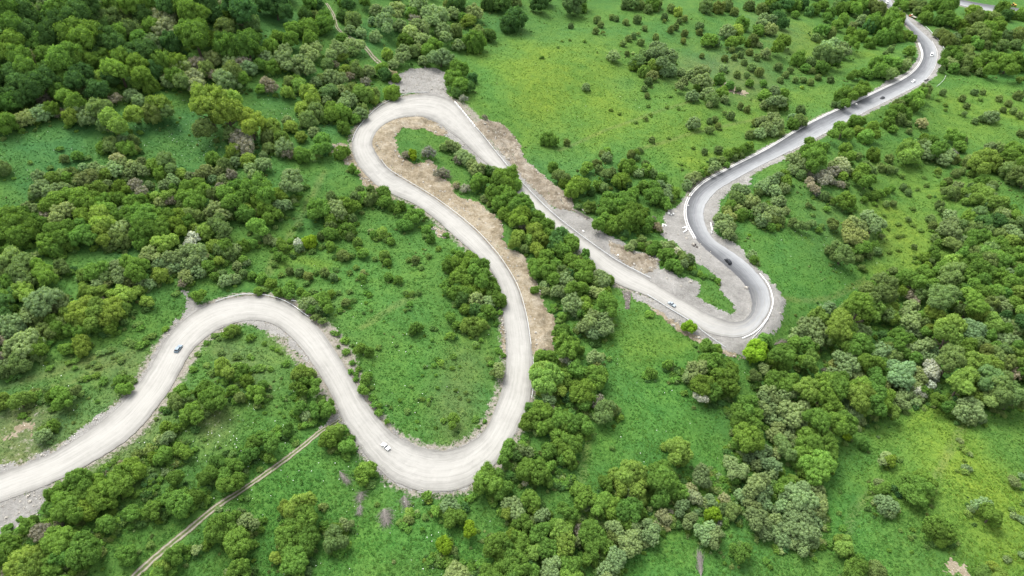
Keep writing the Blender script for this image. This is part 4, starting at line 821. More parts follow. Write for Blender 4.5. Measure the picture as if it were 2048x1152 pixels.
(512, 576): """b2,3,4 o8,2,3 o5,2,3 b18,4,4 b26,4,5 b27,7,3 b40,7,4 b36,3,4 o45,3,3 w40,13,6 w45,12,5 b50,10,6 b55,13,6 b45,17,5 o52,18,5 b58,17,4 b54,8,5
o60,15,3 b67,18,3 o72,12,4 o78,10,3 o47,24,4 o53,27,4 b60,5,4 o66,4,3 o75,3,3 o62,36,3 b71,42,3.5 b65,37,3 b72,51,3.5 b80,50,3 b84,48,4 b90,51,5
o98,48,3 b66,47,2 o77,46,2 b77,60,3 b82,65,3 b76,67,3 b80,69,3 b88,71,4 b91,70,3 b87,75,4 b85,81,4.5 b88,83,3 b93,88,3.5 b95,93,3.5 b99,95,3 b98,100,4
b105,107,3 o92,80,2.5 b80,73,3 b88,4,3 b91,6,2.5 b88,12,2 o86,20,2 o92,18,2 o120,4,3 o125,5,3 o130,4,3 b123,13,3 o119,18,2 o123,17,2 b128,32,5 b125,34,3
b132,32,3 o124,37,3 o141,32,3 o144,33,2 b156,24,4 b160,30,4 b154,22,3 b156,38,4 y170,29,5 y174,35,5 y167,32,4 y180,30,5 y176,27,4 b178,35,3 b152,2,4
b160,4,6 d165,10,6 b172,3,6 b180,3,6 b190,2,6 w176,10,7 w185,12,6 b168,17,5 b194,10,7 b190,8,6 d175,18,5 b186,20,6 b183,18,4 b195,20,3 b180,24,4
o160,14,3 b167,5,6 b192,29,3 o176,45,3 b180,42,2.5 b178,47,2 b194,50,3.5 b198,54,2.5 w194,64,5 w195,69,4 o190,68,4 b188,60,3 o187,57,3 b148,60,3 b158,55,3
b145,57,2.5 b142,62,2.5 b157,64,2.5 o150,63,2 b163,63,1.5 o135,63,2 b139,47,1.5 b141,42,2 o112,46,2 b158,105,5 b157,110,4 b150,106,3 b176,105,3 b178,111,2
b183,107,2 y133,89,2.5 b145,80,2 o130,89,2 o121,99,3 b129,107,2 o138,93,2 b115,90,2 o124,79,2 b160,82,2 o163,88,2 o170,90,2 o168,84,2 o105,93,2 o108,96,2
b138,90,2 b128,113,1.5 o140,88,2 b144,70,1.5 b133,70,1.5 b4,64,4 b3,84,5 b6,78,5 b12,65,3 b24,61,3.5 w10,80,3 b2,89,4 b8,90,3 b22,89,2 b7,45,2.5
b13,48,2.5 b17,50,2.5 o20,52,2 y36,67,6 y33,70,5 y41,69,5 o44,69,5 b37,75,5 b33,79,4 b42,74,5 b48,77,4 b47,82,4 b37,82,4 b40,85,4 b31,87,3 b50,75,3
b29,79,2.5 b36,95,5 w40,103,5 b47,97,5 b57,96,5 b54,94,4 b60,98,4 b47,102,4 o52,90,4 b33,99,3 b40,109,4 b45,107,4 b56,101,4 b60,92,3 b17,113,4 b26,112,4
b7,100,2 b19,100,1.5 y60,115,5 y66,114,5 b70,115,4""",
(1024, 576): """b18,2,4 w27,3,4 w35,3,5 w40,3,5 b50,1,6 b33,2,4 b56,0,5 w65,3,5 w70,5,5 b60,3,4 b76,3,4 b45,2,4 w48,10,6 w52,14,6 w46,16,5 w43,11,4 b58,12,6
b60,17,5 b55,20,5 w50,20,4 b74,10,6 b78,14,6 b75,18,6 b72,13,4 b80,20,4 w65,23,6 w62,28,6 b70,20,6 w72,25,6 w77,23,5 w75,30,6 w78,33,4 w68,31,5
w70,36,4 w57,31,5 w54,32,4 w64,36,5 w66,39,3 b78,27,4 w73,35,4 b68,18,4 b33,18,3 b34,15,3 b32,14,2 b40,23,4 o38,26,3 b37,33,4 b42,33,4 b40,37,4
o36,36,3 b45,35,3 o43,22,3 b42,43,6 b48,42,4 b38,46,5 b45,49,6 b50,47,4 b40,52,4 b54,50,4 b55,49,3 b48,54,4 s42,57,4 b50,55,3 w66,55,5 w70,56,4
w63,57,4 w68,61,4 w72,54,3 o78,57,2.5 b24,56,6 b30,55,5 b33,60,4 b20,58,3 y25,65,7 y32,66,6 y20,70,6 y28,73,7 y36,72,6 y22,78,6 y30,80,6 y38,78,5
y25,84,5 y34,84,4 y40,83,4 y19,64,4 y18,75,3 w30,90,5 w27,86,4 g24,87,3 b42,72,5 b44,77,4 b40,69,4 b43,66,3 b50,65,6 w48,62,4 b54,68,5 b58,66,4
b56,72,4 w51,61,3 b65,68,6 b70,67,5 b73,70,4 b66,74,5 b71,75,5 b68,78,4 b62,67,3 b74,66,3 b55,82,7 b60,80,6 b53,88,6 b60,87,6 b57,94,5 b63,84,5
b50,82,4 b65,89,4 b60,92,4 b52,78,4 g67,92,5 g70,89,4 d45,88,5 d47,94,4 o72,98,6 o78,95,5 o70,104,5 o76,103,5 o80,100,4 b66,100,4 o74,93,4 o82,96,3
b15,96,5 b22,95,5 b18,102,6 b25,100,6 b12,104,5 b30,99,4 b10,110,5 b18,110,5 s33,97,4 b28,95,3 b38,104,6 b43,106,6 b35,108,5 b42,112,6 b50,108,6
b48,113,5 y52,106,3 b57,102,3 b58,107,5 b60,112,5 b55,104,4 b30,110,6 b24,113,5 b37,100,4 d47,100,4 b110,21,3.5 l142,29,4 l145,32,4 l139,31,4 l143,34,3
b155,46,5 b160,49,4 b154,49,4 b164,48,4 b166,51,3 b110,67,4 b106,69,3 b113,69,4 b108,71,3 b124,62,4 b126,60,3 o128,62,3 b130,72,3 b128,74,3 o133,67,3
b155,58,6 b162,58,6 b158,63,6 b166,60,5 b172,60,5 b168,65,6 b175,66,6 b165,70,6 b172,73,7 b178,72,4 b168,78,6 b175,80,6 b163,83,5 b170,85,4 b163,75,4
w145,63,5 w150,66,6 w142,68,5 w147,72,5 w140,72,4 w152,62,4 o138,74,3 b150,75,6 b156,76,6 b152,82,6 b158,80,5 b148,80,5 b155,86,4 s148,85,4 s152,88,4
s155,89,3 b160,86,4 b146,77,4 l194,47,6 l190,52,5 l198,48,6 l197,54,6 l192,57,4 b202,42,6 b203,55,3 l201,51,4 w201,64,4 w203,68,3 w202,82,4 w200,86,4
w203,90,4 o195,72,4 o190,73,3 o193,68,3 b195,79,3 b185,92,6 b192,92,6 w197,95,6 b180,97,5 b188,98,6 b195,102,6 b182,104,6 b190,107,6 b185,112,5 b195,110,5
w202,98,5 o172,100,3 o175,103,3 b178,109,4""",
(1536, 576): """o80,2,7 o90,5,7 o97,5,6 o85,8,5 b108,3,5 g115,6,6 o122,5,5 d125,2,6 o135,5,7 o145,5,7 o140,10,7 o133,12,6 b145,13,5 d155,8,4 b160,5,6 b165,10,6
b172,4,6 b182,3,6 b190,5,5 y200,4,6 b197,12,6 w185,13,7 w190,16,5 o178,12,5 y203,18,4 o175,20,5 b168,15,6 b163,18,5 b170,18,6 o155,18,5 d203,25,5
d190,22,4 b70,10,6 b75,13,7 b67,15,6 y82,12,7 y87,16,6 y85,23,5 w72,20,6 o63,18,6 b80,20,6 b77,25,5 w78,10,4 y95,18,5 y101,15,4 y100,24,5 o97,22,5
w115,15,6 g118,12,4 w110,20,5 w117,23,5 w112,27,6 w118,30,4 y130,18,5 y135,22,5 y128,24,4 o125,28,4 b122,22,4 w45,18,6 w50,15,5 y40,20,5 y43,25,5
o48,28,4 y35,22,3 w30,30,7 w38,30,7 w25,37,7 w35,37,8 w43,36,6 b22,44,6 b30,46,6 w40,43,5 w28,33,5 w20,40,4 b37,47,4 y57,23,6 y62,27,6 y55,30,7
y65,32,6 y60,36,6 y52,36,5 y70,27,4 b58,42,6 b65,40,5 w73,33,5 w78,35,5 w72,38,4 w76,40,4 b73,44,7 b78,47,6 b70,49,5 b75,52,5 o50,43,4 b62,47,5
b68,45,4 b104,37,5 b107,41,5 b100,38,4 b112,40,4 y115,44,3 b97,44,5 w120,37,5 b126,35,4 y129,33,4 w113,35,4 d91,38,4 y140,30,6 y147,28,6 y153,31,5
y138,36,5 y145,36,6 y150,40,5 b136,40,4 w160,30,6 w167,34,7 w163,38,6 y167,21,5 y173,22,5 y180,25,5 y183,30,5 y175,32,4 w188,27,6 w195,30,5 o200,32,4
b190,33,5 w198,36,4 b155,45,4 b162,45,5 b160,50,4 o170,45,5 b178,38,5 w188,42,6 w195,43,6 b183,47,5 b200,46,5 o175,50,5 o182,52,5 o190,50,5 y195,52,5
o165,46,4 y203,55,4 w92,50,6 w98,51,6 w88,54,5 o95,47,5 o102,56,5 b108,52,5 w115,50,6 w122,48,6 w128,45,5 w132,50,5 b118,56,5 w125,56,5 w110,48,4
w130,57,5 b105,46,4 b94,44,4 o143,52,6 o150,53,6 o147,58,7 o140,58,5 o153,59,5 o145,64,4 y165,57,6 y163,62,5 y172,60,6 y178,61,6 y183,63,5 o175,55,3
w115,60,4 s117,59,3 s130,62,5 s133,66,5 s128,68,4 s133,73,4 s130,78,4 s134,70,3 b80,60,7 b88,62,6 y78,66,6 b85,68,5 b92,60,4 b77,58,5 b95,68,4 w100,62,5
w105,58,4 w62,60,7 w68,62,6 w60,67,7 w67,70,6 w53,62,5 w50,68,5 g45,66,3 w57,55,5 w65,55,5 w105,68,7 w112,64,6 w118,68,6 w108,75,7 w115,77,6 w100,72,5
w122,73,5 w102,78,5 w120,80,4 b126,82,4 w97,74,4 y35,55,5 y32,60,5 y36,65,4 b28,58,5 y38,52,3 b12,50,6 b7,54,6 b15,55,6 b5,60,5 b13,62,5 b20,56,4
b18,50,4 g2,55,3 b5,73,6 b12,72,6 b8,78,6 w3,82,5 w5,90,5 b15,78,6 b20,73,5 w17,84,6 w22,82,5 w12,86,5 y24,80,4 b1,76,4 w10,92,4 y30,80,6 y34,77,5
y32,86,5 y30,75,4 y35,84,4 b45,75,7 b52,74,7 b43,82,7 b50,80,7 b58,78,7 b55,85,6 b48,87,5 b40,88,5 b62,82,5 b60,72,5 b75,78,7 y70,85,7 y78,85,7
y73,92,7 y80,92,6 y75,98,5 w72,72,5 w78,73,5 b87,75,6 w82,70,4 w90,72,5 w93,78,5 b68,78,4 y80,98,4 y70,78,4 b88,85,6 b93,88,6 b86,92,6 b94,94,5
b90,98,5 b85,99,4 b97,85,4 b85,80,4 w108,86,5 w105,92,5 w110,94,4 w104,88,3 w115,85,5 s120,83,5 w122,88,4 s125,85,3 w118,92,4 y101,98,4 y102,102,3
o99,95,4 b50,93,6 b55,96,5 b47,97,5 w62,90,5 w67,88,4 w65,95,4 b53,90,4 w3,97,5 w15,97,7 w22,100,7 w28,96,6 b28,92,5 w20,106,6 w13,103,5 b35,103,6
b40,105,7 b43,110,6 b38,113,6 w28,106,5 w33,110,5 w2,105,5 w8,112,5 w18,113,6 w28,113,5 b45,104,5 w10,108,4 b55,107,6 b60,104,6 b65,107,6 b58,113,6
b65,113,5 b52,103,4 w70,102,5 w75,107,4 w72,112,3 w67,101,4 b77,103,3 y155,73,7 y160,70,7 y150,76,6 y165,75,6 y158,80,6 y153,82,5 y163,83,5 y168,68,4
o175,70,7 o182,72,7 o178,78,7 o186,78,7 o190,72,5 o180,85,6 o188,86,6 o172,82,5 y170,88,5 o178,91,5 o186,92,5 g195,65,6 g198,70,5 o195,80,5 y197,78,3
o200,85,6 o203,92,5 o192,60,6 o185,57,5 o195,90,5 b203,68,4 o175,65,4 y201,60,4 w160,95,9 w155,100,7 w165,100,8 w162,106,6 w170,104,5 w157,93,5 w167,94,5
b135,88,4 b140,90,4 b143,95,4 b137,94,3 b133,92,3 b152,86,3 b128,87,3 b147,93,3 w132,95,2 o87,111,2.5""",
(0, 864): """w31,3,5 w36,2,5 w33,6,4 b123,20,5 b132,18,6 b128,22,5 b138,24,4 w141,25,4 b146,16,6 b150,18,4 b140,9,4 b156,14,3 w128,6,5 w135,4,5 w132,7,4
b143,13,4 o128,9,4 o150,8,3 b164,6,2 b175,12,2 o120,14,5 o110,18,5 b93,23,4 g97,25,3 b83,30,4 o88,33,3 b105,27,6 b110,32,6 b98,33,7 b93,40,8 b100,42,7
b102,48,5 b86,45,6 b78,38,5 b80,42,6 b92,48,5 g85,33,3 o118,31,4 b117,30,3 o112,24,4 b107,37,5 b60,37,6 b66,36,6 b55,42,5 b50,44,4 b68,43,5 b60,45,5
o46,42,3 b41,50,5 b45,47,4 b50,55,7 b55,60,8 b63,52,6 b70,53,6 b76,55,6 b80,58,5 b66,62,7 b72,65,6 b60,67,6 b48,65,6 b42,62,5 b38,60,4 b53,70,4
b75,48,5 b90,57,4 b85,56,4 b47,52,5 b135,30,3 w133,32,4 b140,37,5 b143,35,4 b136,36,3 b120,39,3.5 b110,49,3 b120,48,4 o117,53,3 b125,44,3 b128,38,3
b23,76,6 b20,72,3 b27,71,4 b6,77,4 b16,70,3 g30,79,6 g37,78,5 g33,84,5 b38,70,5 g48,73,5 o15,81,4 o5,82,4 o40,76,4 b5,90,8 b12,90,6 b3,98,8 b10,98,6
o17,88,5 w20,91,4 d25,88,5 b45,84,8 b42,90,7 b52,82,6 b48,92,7 b58,78,5 b60,86,7 b67,88,8 b72,93,8 b65,96,8 b72,100,7 b60,98,7 b67,106,6 b60,104,6
b77,90,5 b76,97,5 b68,80,5 b55,90,6 w54,105,5 b52,100,6 y15,102,7 y23,98,7 y28,95,5 y12,108,7 y20,107,7 y30,103,6 y28,110,7 b37,105,6 b38,112,6 b45,110,6
y20,112,6 b45,102,5 g5,112,4 o12,114,4 b86,73,5.5 b82,72,4 b88,77,4 b78,78,3 o93,80,4 b95,72,4 b102,66,5 b106,67,5 b113,66,5 b120,62,6 b124,60,5 w125,63,4
o98,72,4 o108,72,4 o118,70,3 b124,67,4 b105,62,4 b137,47,4 b130,55,5 b135,54,5 b143,52,6 b140,58,7 b148,56,6 b145,63,6 b152,60,5 b152,52,5 b158,52,5
b163,48,4 b155,47,3 b147,48,4 o160,57,4 b165,35,5 b170,33,5 b168,30,4 b163,38,4 b160,36,3 b176,26,6 b173,24,5 b180,33,6 b183,26,4 b187,27,5 b191,28,4
b180,37,5 b190,36,4 b178,43,5 b185,42,6 b190,40,5 b193,37,4 o170,40,3 b198,20,6 y197,22,5 b203,8,6 b200,12,5 o185,18,4 b192,14,2 b203,17,4 o173,38,3
b193,53,3 o198,53,3 b102,99,7 b98,97,5 b105,95,5 b104,103,5 b138,98,6 b142,94,5 b134,100,4 b141,102,5 b149,93,3.5 w157,94,4 w160,93,3 b150,100,3 y130,108,6
b128,112,5 b136,112,5 b122,114,2 b173,77,8 b170,82,6 b177,72,7 b183,70,6 b188,68,5 b185,77,5 b178,84,5 w197,70,6 w194,73,5 w203,74,5 b187,87,8 b192,83,6
b195,92,7 b188,95,6 b192,98,5 b200,88,4 b184,91,5 b190,108,6 b195,107,5 w183,113,4 b186,113,5 b197,113,4 w175,62,3 w182,63,2 b82,110,2 o120,90,3""",
(512, 864): """b5,4,5 b10,6,6 b12,12,6 b14,8,5 b17,4,4 b3,8,4 b25,1,3 b30,6,3 o32,9,3 b10,21,4 b14,23,3 o3,30,3 b56,5,5 b59,7,5 b53,9,3 b63,3,5 b60,9,4 o67,5,4
b70,12,5 b75,11,4 b78,14,3 b72,6,4 b77,5,3 o63,13,3 b87,32,8 b92,29,6 b85,38,5 b82,34,4 o92,42,4 y90,42,3 b95,34,3 y35,57,8 y42,55,6 y22,62,5 y28,63,6
b42,63,5 b35,65,6 b40,70,7 b45,68,4 b22,72,4 b28,73,5 b35,76,5 y23,58,4 b20,80,5 b27,80,6 b20,86,5 b25,90,6 b32,88,5 b42,82,7 b40,88,6 b46,86,5
b36,84,4 b43,93,5 b38,95,5 b23,94,4 y15,100,5 y18,103,4 b27,97,6 b33,98,6 b28,103,7 b35,104,6 b25,109,6 b32,110,6 b38,102,4 o62,82,7 b58,78,4 b65,78,6
o60,90,6 o68,88,6 b67,95,5 b73,92,3 o60,96,3 w72,75,5 w70,72,4 w76,73,3 b137,51,5 y138,55,4 b143,62,4 b144,65,3 y122,63,3.5 y122,67,3.5 b129,66,3
o135,68,3 w129,65,3 b118,75,4 b122,78,3 o115,72,3 b133,78,2.5 b125,58,2 o97,58,2.5 w155,57,6 w152,60,5 w159,60,4 b157,68,7 b163,68,6 b155,73,5 b165,73,4
o152,66,4 b172,53,4 b165,62,4 o148,72,2 l171,74,4 l173,80,4 l170,78,4 l169,82,3 b182,40,9 b190,43,8 b185,33,7 b193,35,6 b200,45,6 b178,45,5 b195,50,5
b188,50,4 b200,18,6 b203,12,6 b198,23,5 b203,27,4 b190,57,4 d203,35,4 w202,58,6 y203,63,5 y200,66,4 l150,90,6 l151,93,5 b149,86,3 b146,97,3 b190,90,7
b195,86,6 b200,92,6 b187,95,5 b195,98,6 b203,98,5 w199,83,3 b203,84,5 b140,102,4 b155,102,4 y154,105,4 o145,106,3 b165,104,3 w160,112,8 w167,114,5
w155,114,4 b172,108,4 b180,106,5 b185,112,6 b195,108,6 b202,108,6 b190,114,5 o173,113,3 o146,100,4 y135,103,2 b118,93,1.5""",
(1024, 864): """w5,15,6 d3,20,5 b10,5,4 w13,16,5 b8,12,5 b30,15,6 w31,12,3 b28,18,4 b38,5,6 b45,8,6 b52,4,5 b50,12,6 b42,14,6 b45,20,6 b48,26,5 b40,22,5 b53,7,4
b37,10,5 b35,2,5 b12,28,7 b18,30,7 b10,33,6 b25,34,6 b20,37,6 b14,38,5 b23,25,4 b31,27,4 b27,30,4 s11,41,4 b35,41,4 b42,42,4 w40,36,3 b38,34,3 b45,38,3
b30,42,3 b28,38,5 b14,52,6 b10,56,5 b18,56,5 b17,62,6 w3,58,6 w4,65,6 b8,72,6 b12,75,5 w22,68,5 w26,66,5 b23,73,4 b3,75,4 b53,47,6 b57,52,6 b50,52,4
b60,47,4 b55,57,5 b63,54,5 w59,60,4 b40,60,4 b43,64,5 b48,66,5 b52,67,4 b47,70,4 b38,63,3 y95,30,8 y102,33,7 y90,35,7 y98,40,8 y88,42,6 y106,40,5
y82,34,5 y80,37,4 b75,42,5 b73,39,4 y92,28,5 b78,45,3 w94,48,6 y100,48,6 y103,55,5 y88,48,5 w98,53,5 y105,48,4 b120,35,8 b115,30,6 b122,28,6 b112,38,5
b118,42,7 b125,40,6 b113,46,5 b122,46,5 o127,33,4 b110,43,3 y133,15,8 y127,12,6 y138,12,5 y133,8,5 y140,18,5 y130,22,6 y136,24,4 y122,12,4 y138,22,4
y134,26,3 b131,36,3 b130,44,6 b135,48,6 b132,52,5 b128,48,5 b119,53,7 b115,56,5 b122,55,4 w152,33,6 w150,38,5 w154,40,5 w148,35,4 w152,29,4 b155,44,3
p143,46,5 p146,52,5 p142,50,4 p149,54,4 w139,44,4 w135,60,5 w138,58,4 w134,65,4 w110,62,3 w165,36,4 b162,33,4 b168,38,4 w175,25,6 w178,30,6 w172,22,4
b180,22,4 w176,34,4 b160,38,4 b164,43,4 b170,44,4 b178,38,5 w185,30,5 w190,22,5 s192,21,4 w195,27,5 o188,38,4 w183,34,4 b175,18,3 w183,17,4 w190,15,4
b183,5,6 b190,3,7 b195,8,7 b187,10,6 b180,10,5 b193,13,5 b184,0,6 w203,25,5 w198,17,5 w203,15,5 b153,50,4 w158,53,4 w153,57,5 w160,58,5 l165,57,4
p170,54,5 p173,57,3 o167,62,5 l161,67,6 l158,66,4 w155,63,4 w150,62,3 w148,64,3 w142,70,5 w145,68,4 w140,74,4 o175,63,6 g172,66,4 o170,70,4 g165,73,4
w178,58,3 b168,50,3 o176,68,3 w183,50,5 w187,54,5 w190,48,6 w195,42,7 w200,38,6 w203,47,6 w198,52,6 w190,57,5 w203,58,5 w195,60,5 w192,66,6 w198,68,6
w195,74,5 w200,78,5 w203,72,5 o185,62,3 w203,83,5 w152,80,6 w158,77,6 w164,80,5 w160,85,6 w155,86,5 w162,91,4 w168,82,3 w148,76,3 p120,67,5 p116,72,4
p124,70,5 p123,76,4 g126,65,4 o127,75,4 o115,68,4 b70,58,6 b75,55,6 b68,63,5 b78,60,6 b72,66,5 b80,65,5 w68,68,4 o73,72,4 b82,57,5 b83,52,4 b90,60,6
b95,62,7 b88,66,6 b98,68,5 b92,70,6 b103,65,5 b95,57,5 b86,72,4 b100,60,5 b92,75,4 w97,77,6 w100,83,6 w95,84,6 w92,90,7 w98,92,6 w93,96,5 w88,87,4
w103,75,4 o100,73,4 w108,74,5 w112,80,6 w108,83,5 w113,86,5 w106,88,5 w115,77,4 w82,77,6 w85,80,5 w78,75,4 o84,86,4 o80,84,4 b62,77,7 b66,82,7 b60,85,6
b68,88,6 b63,92,6 b70,78,4 b57,82,4 b72,84,4 b62,100,5 b60,103,3 b66,97,4 g54,79,5 g55,76,3 w54,88,5 o52,86,3 w55,84,3 y38,77,6 y42,80,6 y36,82,5
y44,86,6 y40,90,6 p40,88,4 p42,96,5 y45,93,5 y40,97,5 p38,92,3 b35,75,5 b46,75,4 b48,72,3 b20,80,6 b26,78,5 b22,86,5 b18,85,4 b30,77,4 b30,83,4 b7,87,7
b3,84,5 b10,92,5 b5,94,5 b1,80,4 y15,97,6 y20,95,5 b27,92,6 b32,95,5 b25,97,5 b33,90,4 y18,100,3 b5,105,8 b3,112,7 b10,110,5 y8,100,3 d15,107,5
b18,112,5 w30,107,6 w35,104,5 w28,112,5 w33,113,5 b43,105,6 b48,108,7 b45,112,6 b52,104,4 b50,114,5 b40,101,4 y78,92,5 y79,96,4 b75,94,4 b74,90,4
w82,97,5 w86,100,6 w80,102,5 o72,100,4 o70,95,3 w84,106,5 w75,108,5 w80,110,6 w73,112,5 g82,110,4 o68,106,4 o68,112,3 b55,98,3 o80,13,2.5 b183,98,6
b178,94,5 b187,93,5 b182,102,4 b188,99,3 b176,98,3 o183,90,3 b170,105,2 b203,103,3""",
(1536, 864): """w5,3,6 w15,5,6 w22,10,6 b30,3,7 b38,2,7 b45,5,7 b28,10,6 b37,9,7 b45,12,7 b50,9,5 b25,18,6 b33,17,7 b42,20,7 b50,18,6 b24,26,6 b32,26,7 b40,28,7
b48,27,6 b30,33,6 b37,36,6 b44,34,5 b53,24,4 b52,13,4 b37,41,4 o13,13,6 o17,18,5 w5,18,5 w8,15,4 w3,25,5 w6,28,5 w3,33,5 o20,10,5 o10,7,5 b15,42,6
y20,40,5 b10,46,5 w20,47,6 w28,45,6 w35,48,6 w40,47,5 w15,52,6 w25,53,7 w33,55,7 w41,54,6 w12,60,6 w22,62,7 w31,63,7 w40,63,6 w44,58,4 w20,70,7
w29,71,7 w37,72,6 w44,70,4 w12,78,6 w20,79,7 w29,80,7 w36,81,6 w12,87,6 w20,88,6 w28,90,6 w36,89,5 w42,88,4 w6,70,5 w4,80,5 w28,96,4 w10,94,4 w44,76,3
y3,50,4 w5,62,4 o3,40,4 b77,11,4.5 l63,4,3.5 w95,20,5 b97,24,5 w92,24,4 b100,21,3 o105,22,3 w89,42,5 b85,45,4 b92,47,5 b94,44,4 b88,47,4 w87,40,3
w90,55,5 w95,57,6 w100,60,5 w97,65,5 w87,57,4 w103,62,3 b84,55,3 w91,62,4 b113,40,6 b120,40,6 b127,38,5 b122,35,5 b112,47,6 b120,48,7 b128,46,6 b132,41,4
b116,54,5 b122,55,5 b127,53,4 b118,34,3 b130,50,3 b130,72,5 b136,71,5 b143,75,5 b128,79,5 b136,80,7 b144,83,6 b130,86,4 b138,88,5 b147,86,4 b148,80,3
b127,74,3 y58,86,5 y63,87,4 y57,92,5 y63,93,5 y60,97,4 y55,86,3 b60,77,3 w167,58,5 w162,62,4 w172,57,5 b175,62,6 b180,67,6 b183,71,5 b176,67,4 b185,66,3
b180,74,3 w177,58,4 o160,65,3 w154,7,3 o155,12,3 o158,15,3 w162,18,2.5 w152,6,2 w159,29,4 o158,32,3 y157,23,2 o151,31,2 w197,40,4 w200,42,3 w195,37,3
w203,35,3 o195,62,3 w197,67,3.5 w203,70,3 w203,98,3 w191,102,3.5 o193,100,2 b68,107,6 b75,108,6 b70,113,6 b64,111,4 o86,108,6 o90,112,5 o83,112,5
b74,100,3 y173,112,6 y180,110,6 y185,113,5 y178,107,4 y170,113,4 o58,48,2 o57,65,2.5 o127,92,2.5 o114,85,2.5 o117,83,2 o106,79,2 b115,96,2 b97,95,2
b37,102,2.5 b2,108,2.5 w88,4,1.5 o203,58,2""",
}
# ---------------------------------------------------------------- plant prototypes (unit radius, base of crown centred at the origin)
def rand_dirs(n, rng, zmin=-1.0):
    z = rng.uniform(zmin, 1, n); a = rng.uniform(0, 2 * math.pi, n); r = np.sqrt(1 - z * z)
    return np.stack([r * np.cos(a), r * np.sin(a), z], -1)

_ICO = None
def ico():
    global _ICO
    if _ICO is None:
        bm = bmesh.new(); bmesh.ops.create_icosphere(bm, subdivisions=2, radius=1.0)
        _ICO = (np.array([v.co[:] for v in bm.verts]), np.array([[v.index for v in f.verts] for f in bm.faces])); bm.free()
    return _ICO

def leaf_quads(c, nrm, size, rng, jitter=0.9, aspect=1.5):
    n = len(c)
    nrm = nrm + jitter * rng.normal(size=(n, 3)); nrm /= np.linalg.norm(nrm, axis=1)[:, None]
    t = np.cross(nrm, rng.normal(size=(n, 3))); t /= np.linalg.norm(t, axis=1)[:, None] + 1e-9
    b = np.cross(nrm, t)
    s = size * rng.uniform(0.6, 1.35, n)[:, None]
    return np.stack([c - t * s * aspect * 0.5, c + b * s * 0.5 - t * s * 0.1, c + t * s * aspect * 0.5, c - b * s * 0.5 + t * s * 0.1], 1)

def mesh_from(name, quads, var, tris_v=None, tris_f=None, tri_var=0.35, mat=None):
    nq = len(quads)
    V = quads.reshape(-1, 3); F = [tuple(range(4 * i, 4 * i + 4)) for i in range(nq)]
    vv = np.repeat(var, 4)
    if tris_v is not None:
        off = len(V); V = np.concatenate([V, tris_v]); F += [tuple(int(k) + off for k in f) for f in tris_f]
        vv = np.concatenate([vv, np.full(len(tris_v), tri_var)])
    me = bpy.data.meshes.new(name)
    me.from_pydata(V.tolist(), [], F); me.update()
    a = me.attributes.new('leafvar', 'FLOAT', 'POINT'); a.data.foreach_set('value', np.clip(vv, 0, 1).astype(np.float32))
    me.materials.append(mat or M['leaf'])
    return me

def crown_mesh(name, seed, nl, lr, leaf, per, squash=1.0, zmin=-0.35, spread=0.72, jitter=0.6, core=0.78, fr=5.0):
    rng = np.random.default_rng(seed)
    d = rand_dirs(nl * 6, rng, zmin)
    pick = [0]
    for _ in range(nl - 1):                                  # spread the lobes evenly
        dist = np.min(np.linalg.norm(d[:, None] - d[pick][None], axis=2), axis=1) + rng.uniform(0, 0.12, len(d))
        pick.append(int(dist.argmax()))
    d = d[pick]
    rad = spread * rng.uniform(0.78, 1.06, nl)
    C = d * rad[:, None] * np.array([1, 1, squash]); R = lr * rng.uniform(0.55, 1.35, nl)
    C = np.concatenate([C, [[0, 0, 0.0]]]); R = np.append(R, 0.62)
    qs, vs_, tv, tf = [], [], [], []
    iv, if_ = ico()
    for i, (c, r) in enumerate(zip(C, R)):
        n = int(per * (r / lr) ** 2) if i < nl else int(per * 0.6)
        u = rand_dirs(n, rng, -0.75)
        cl = np.array([noise.noise(Vector(q * fr + seed)) + 0.5 * noise.noise(Vector(q * fr * 2.3 - seed)) for q in (c + u * r)])
        keepc = cl > -0.30                                  # gaps between the leaf clumps show the dark inside
        u, cl = u[keepc], cl[keepc]; n = len(u)
        p = c + u * r * (rng.uniform(0.84, 1.04, n) + 0.27 * cl + np.where(rng.random(n) < 0.05, rng.uniform(0.05, 0.22, n), 0.0))[:, None] * np.array([1, 1, squash])
        p += 0.05 * rng.normal(size=p.shape) * r
        # drop leaves buried inside another lobe
        keep = np.ones(n, bool)
        for j, (c2, r2) in enumerate(zip(C, R)):
            if j != i: keep &= np.linalg.norm((p - c2) / np.array([1, 1, squash]), axis=1) > r2 * 0.72
        p, u = p[keep], u[keep]
        qs.append(leaf_quads(p, u, leaf, rng, jitter)); lob = rng.normal(0.5, 0.13)
        vs_.append(lob + 0.22 * cl[keep] + rng.normal(0, 0.15, len(p)))
        off = sum(len(t) for t in tv)
        bump = 1 + 0.12 * rng.normal(size=(len(iv), 1))
        tv.append(c + iv * r * core * bump * np.array([1, 1, squash])); tf += (if_ + off).tolist()
    return mesh_from(name, np.concatenate(qs), np.concatenate(vs_), np.concatenate(tv), tf, 0.30)

def tuft_mesh(name, seed, n=14, h=1.0):
    rng = np.random.default_rng(seed)
    a = rng.uniform(0, 2 * math.pi, n); r = rng.uniform(0, 0.55, n)
    base = np.stack([r * np.cos(a), r * np.sin(a), np.zeros(n)], -1)
    lean = np.stack([np.cos(a), np.sin(a), np.zeros(n)], -1) * rng.uniform(0.2, 0.8, n)[:, None]
    up = np.array([0, 0, 1.0]) * rng.uniform(0.5, 1.1, n)[:, None] * h
    s = np.stack([-np.sin(a), np.cos(a), np.zeros(n)], -1) * 0.16
    q = np.stack([base - s, base + s, base + lean * 0.55 + up * 0.75 + s * 0.9, base + lean + up - s * 0.2], 1)
    return mesh_from(name, q, rng.normal(0.5, 0.18, n), mat=M['blade'])

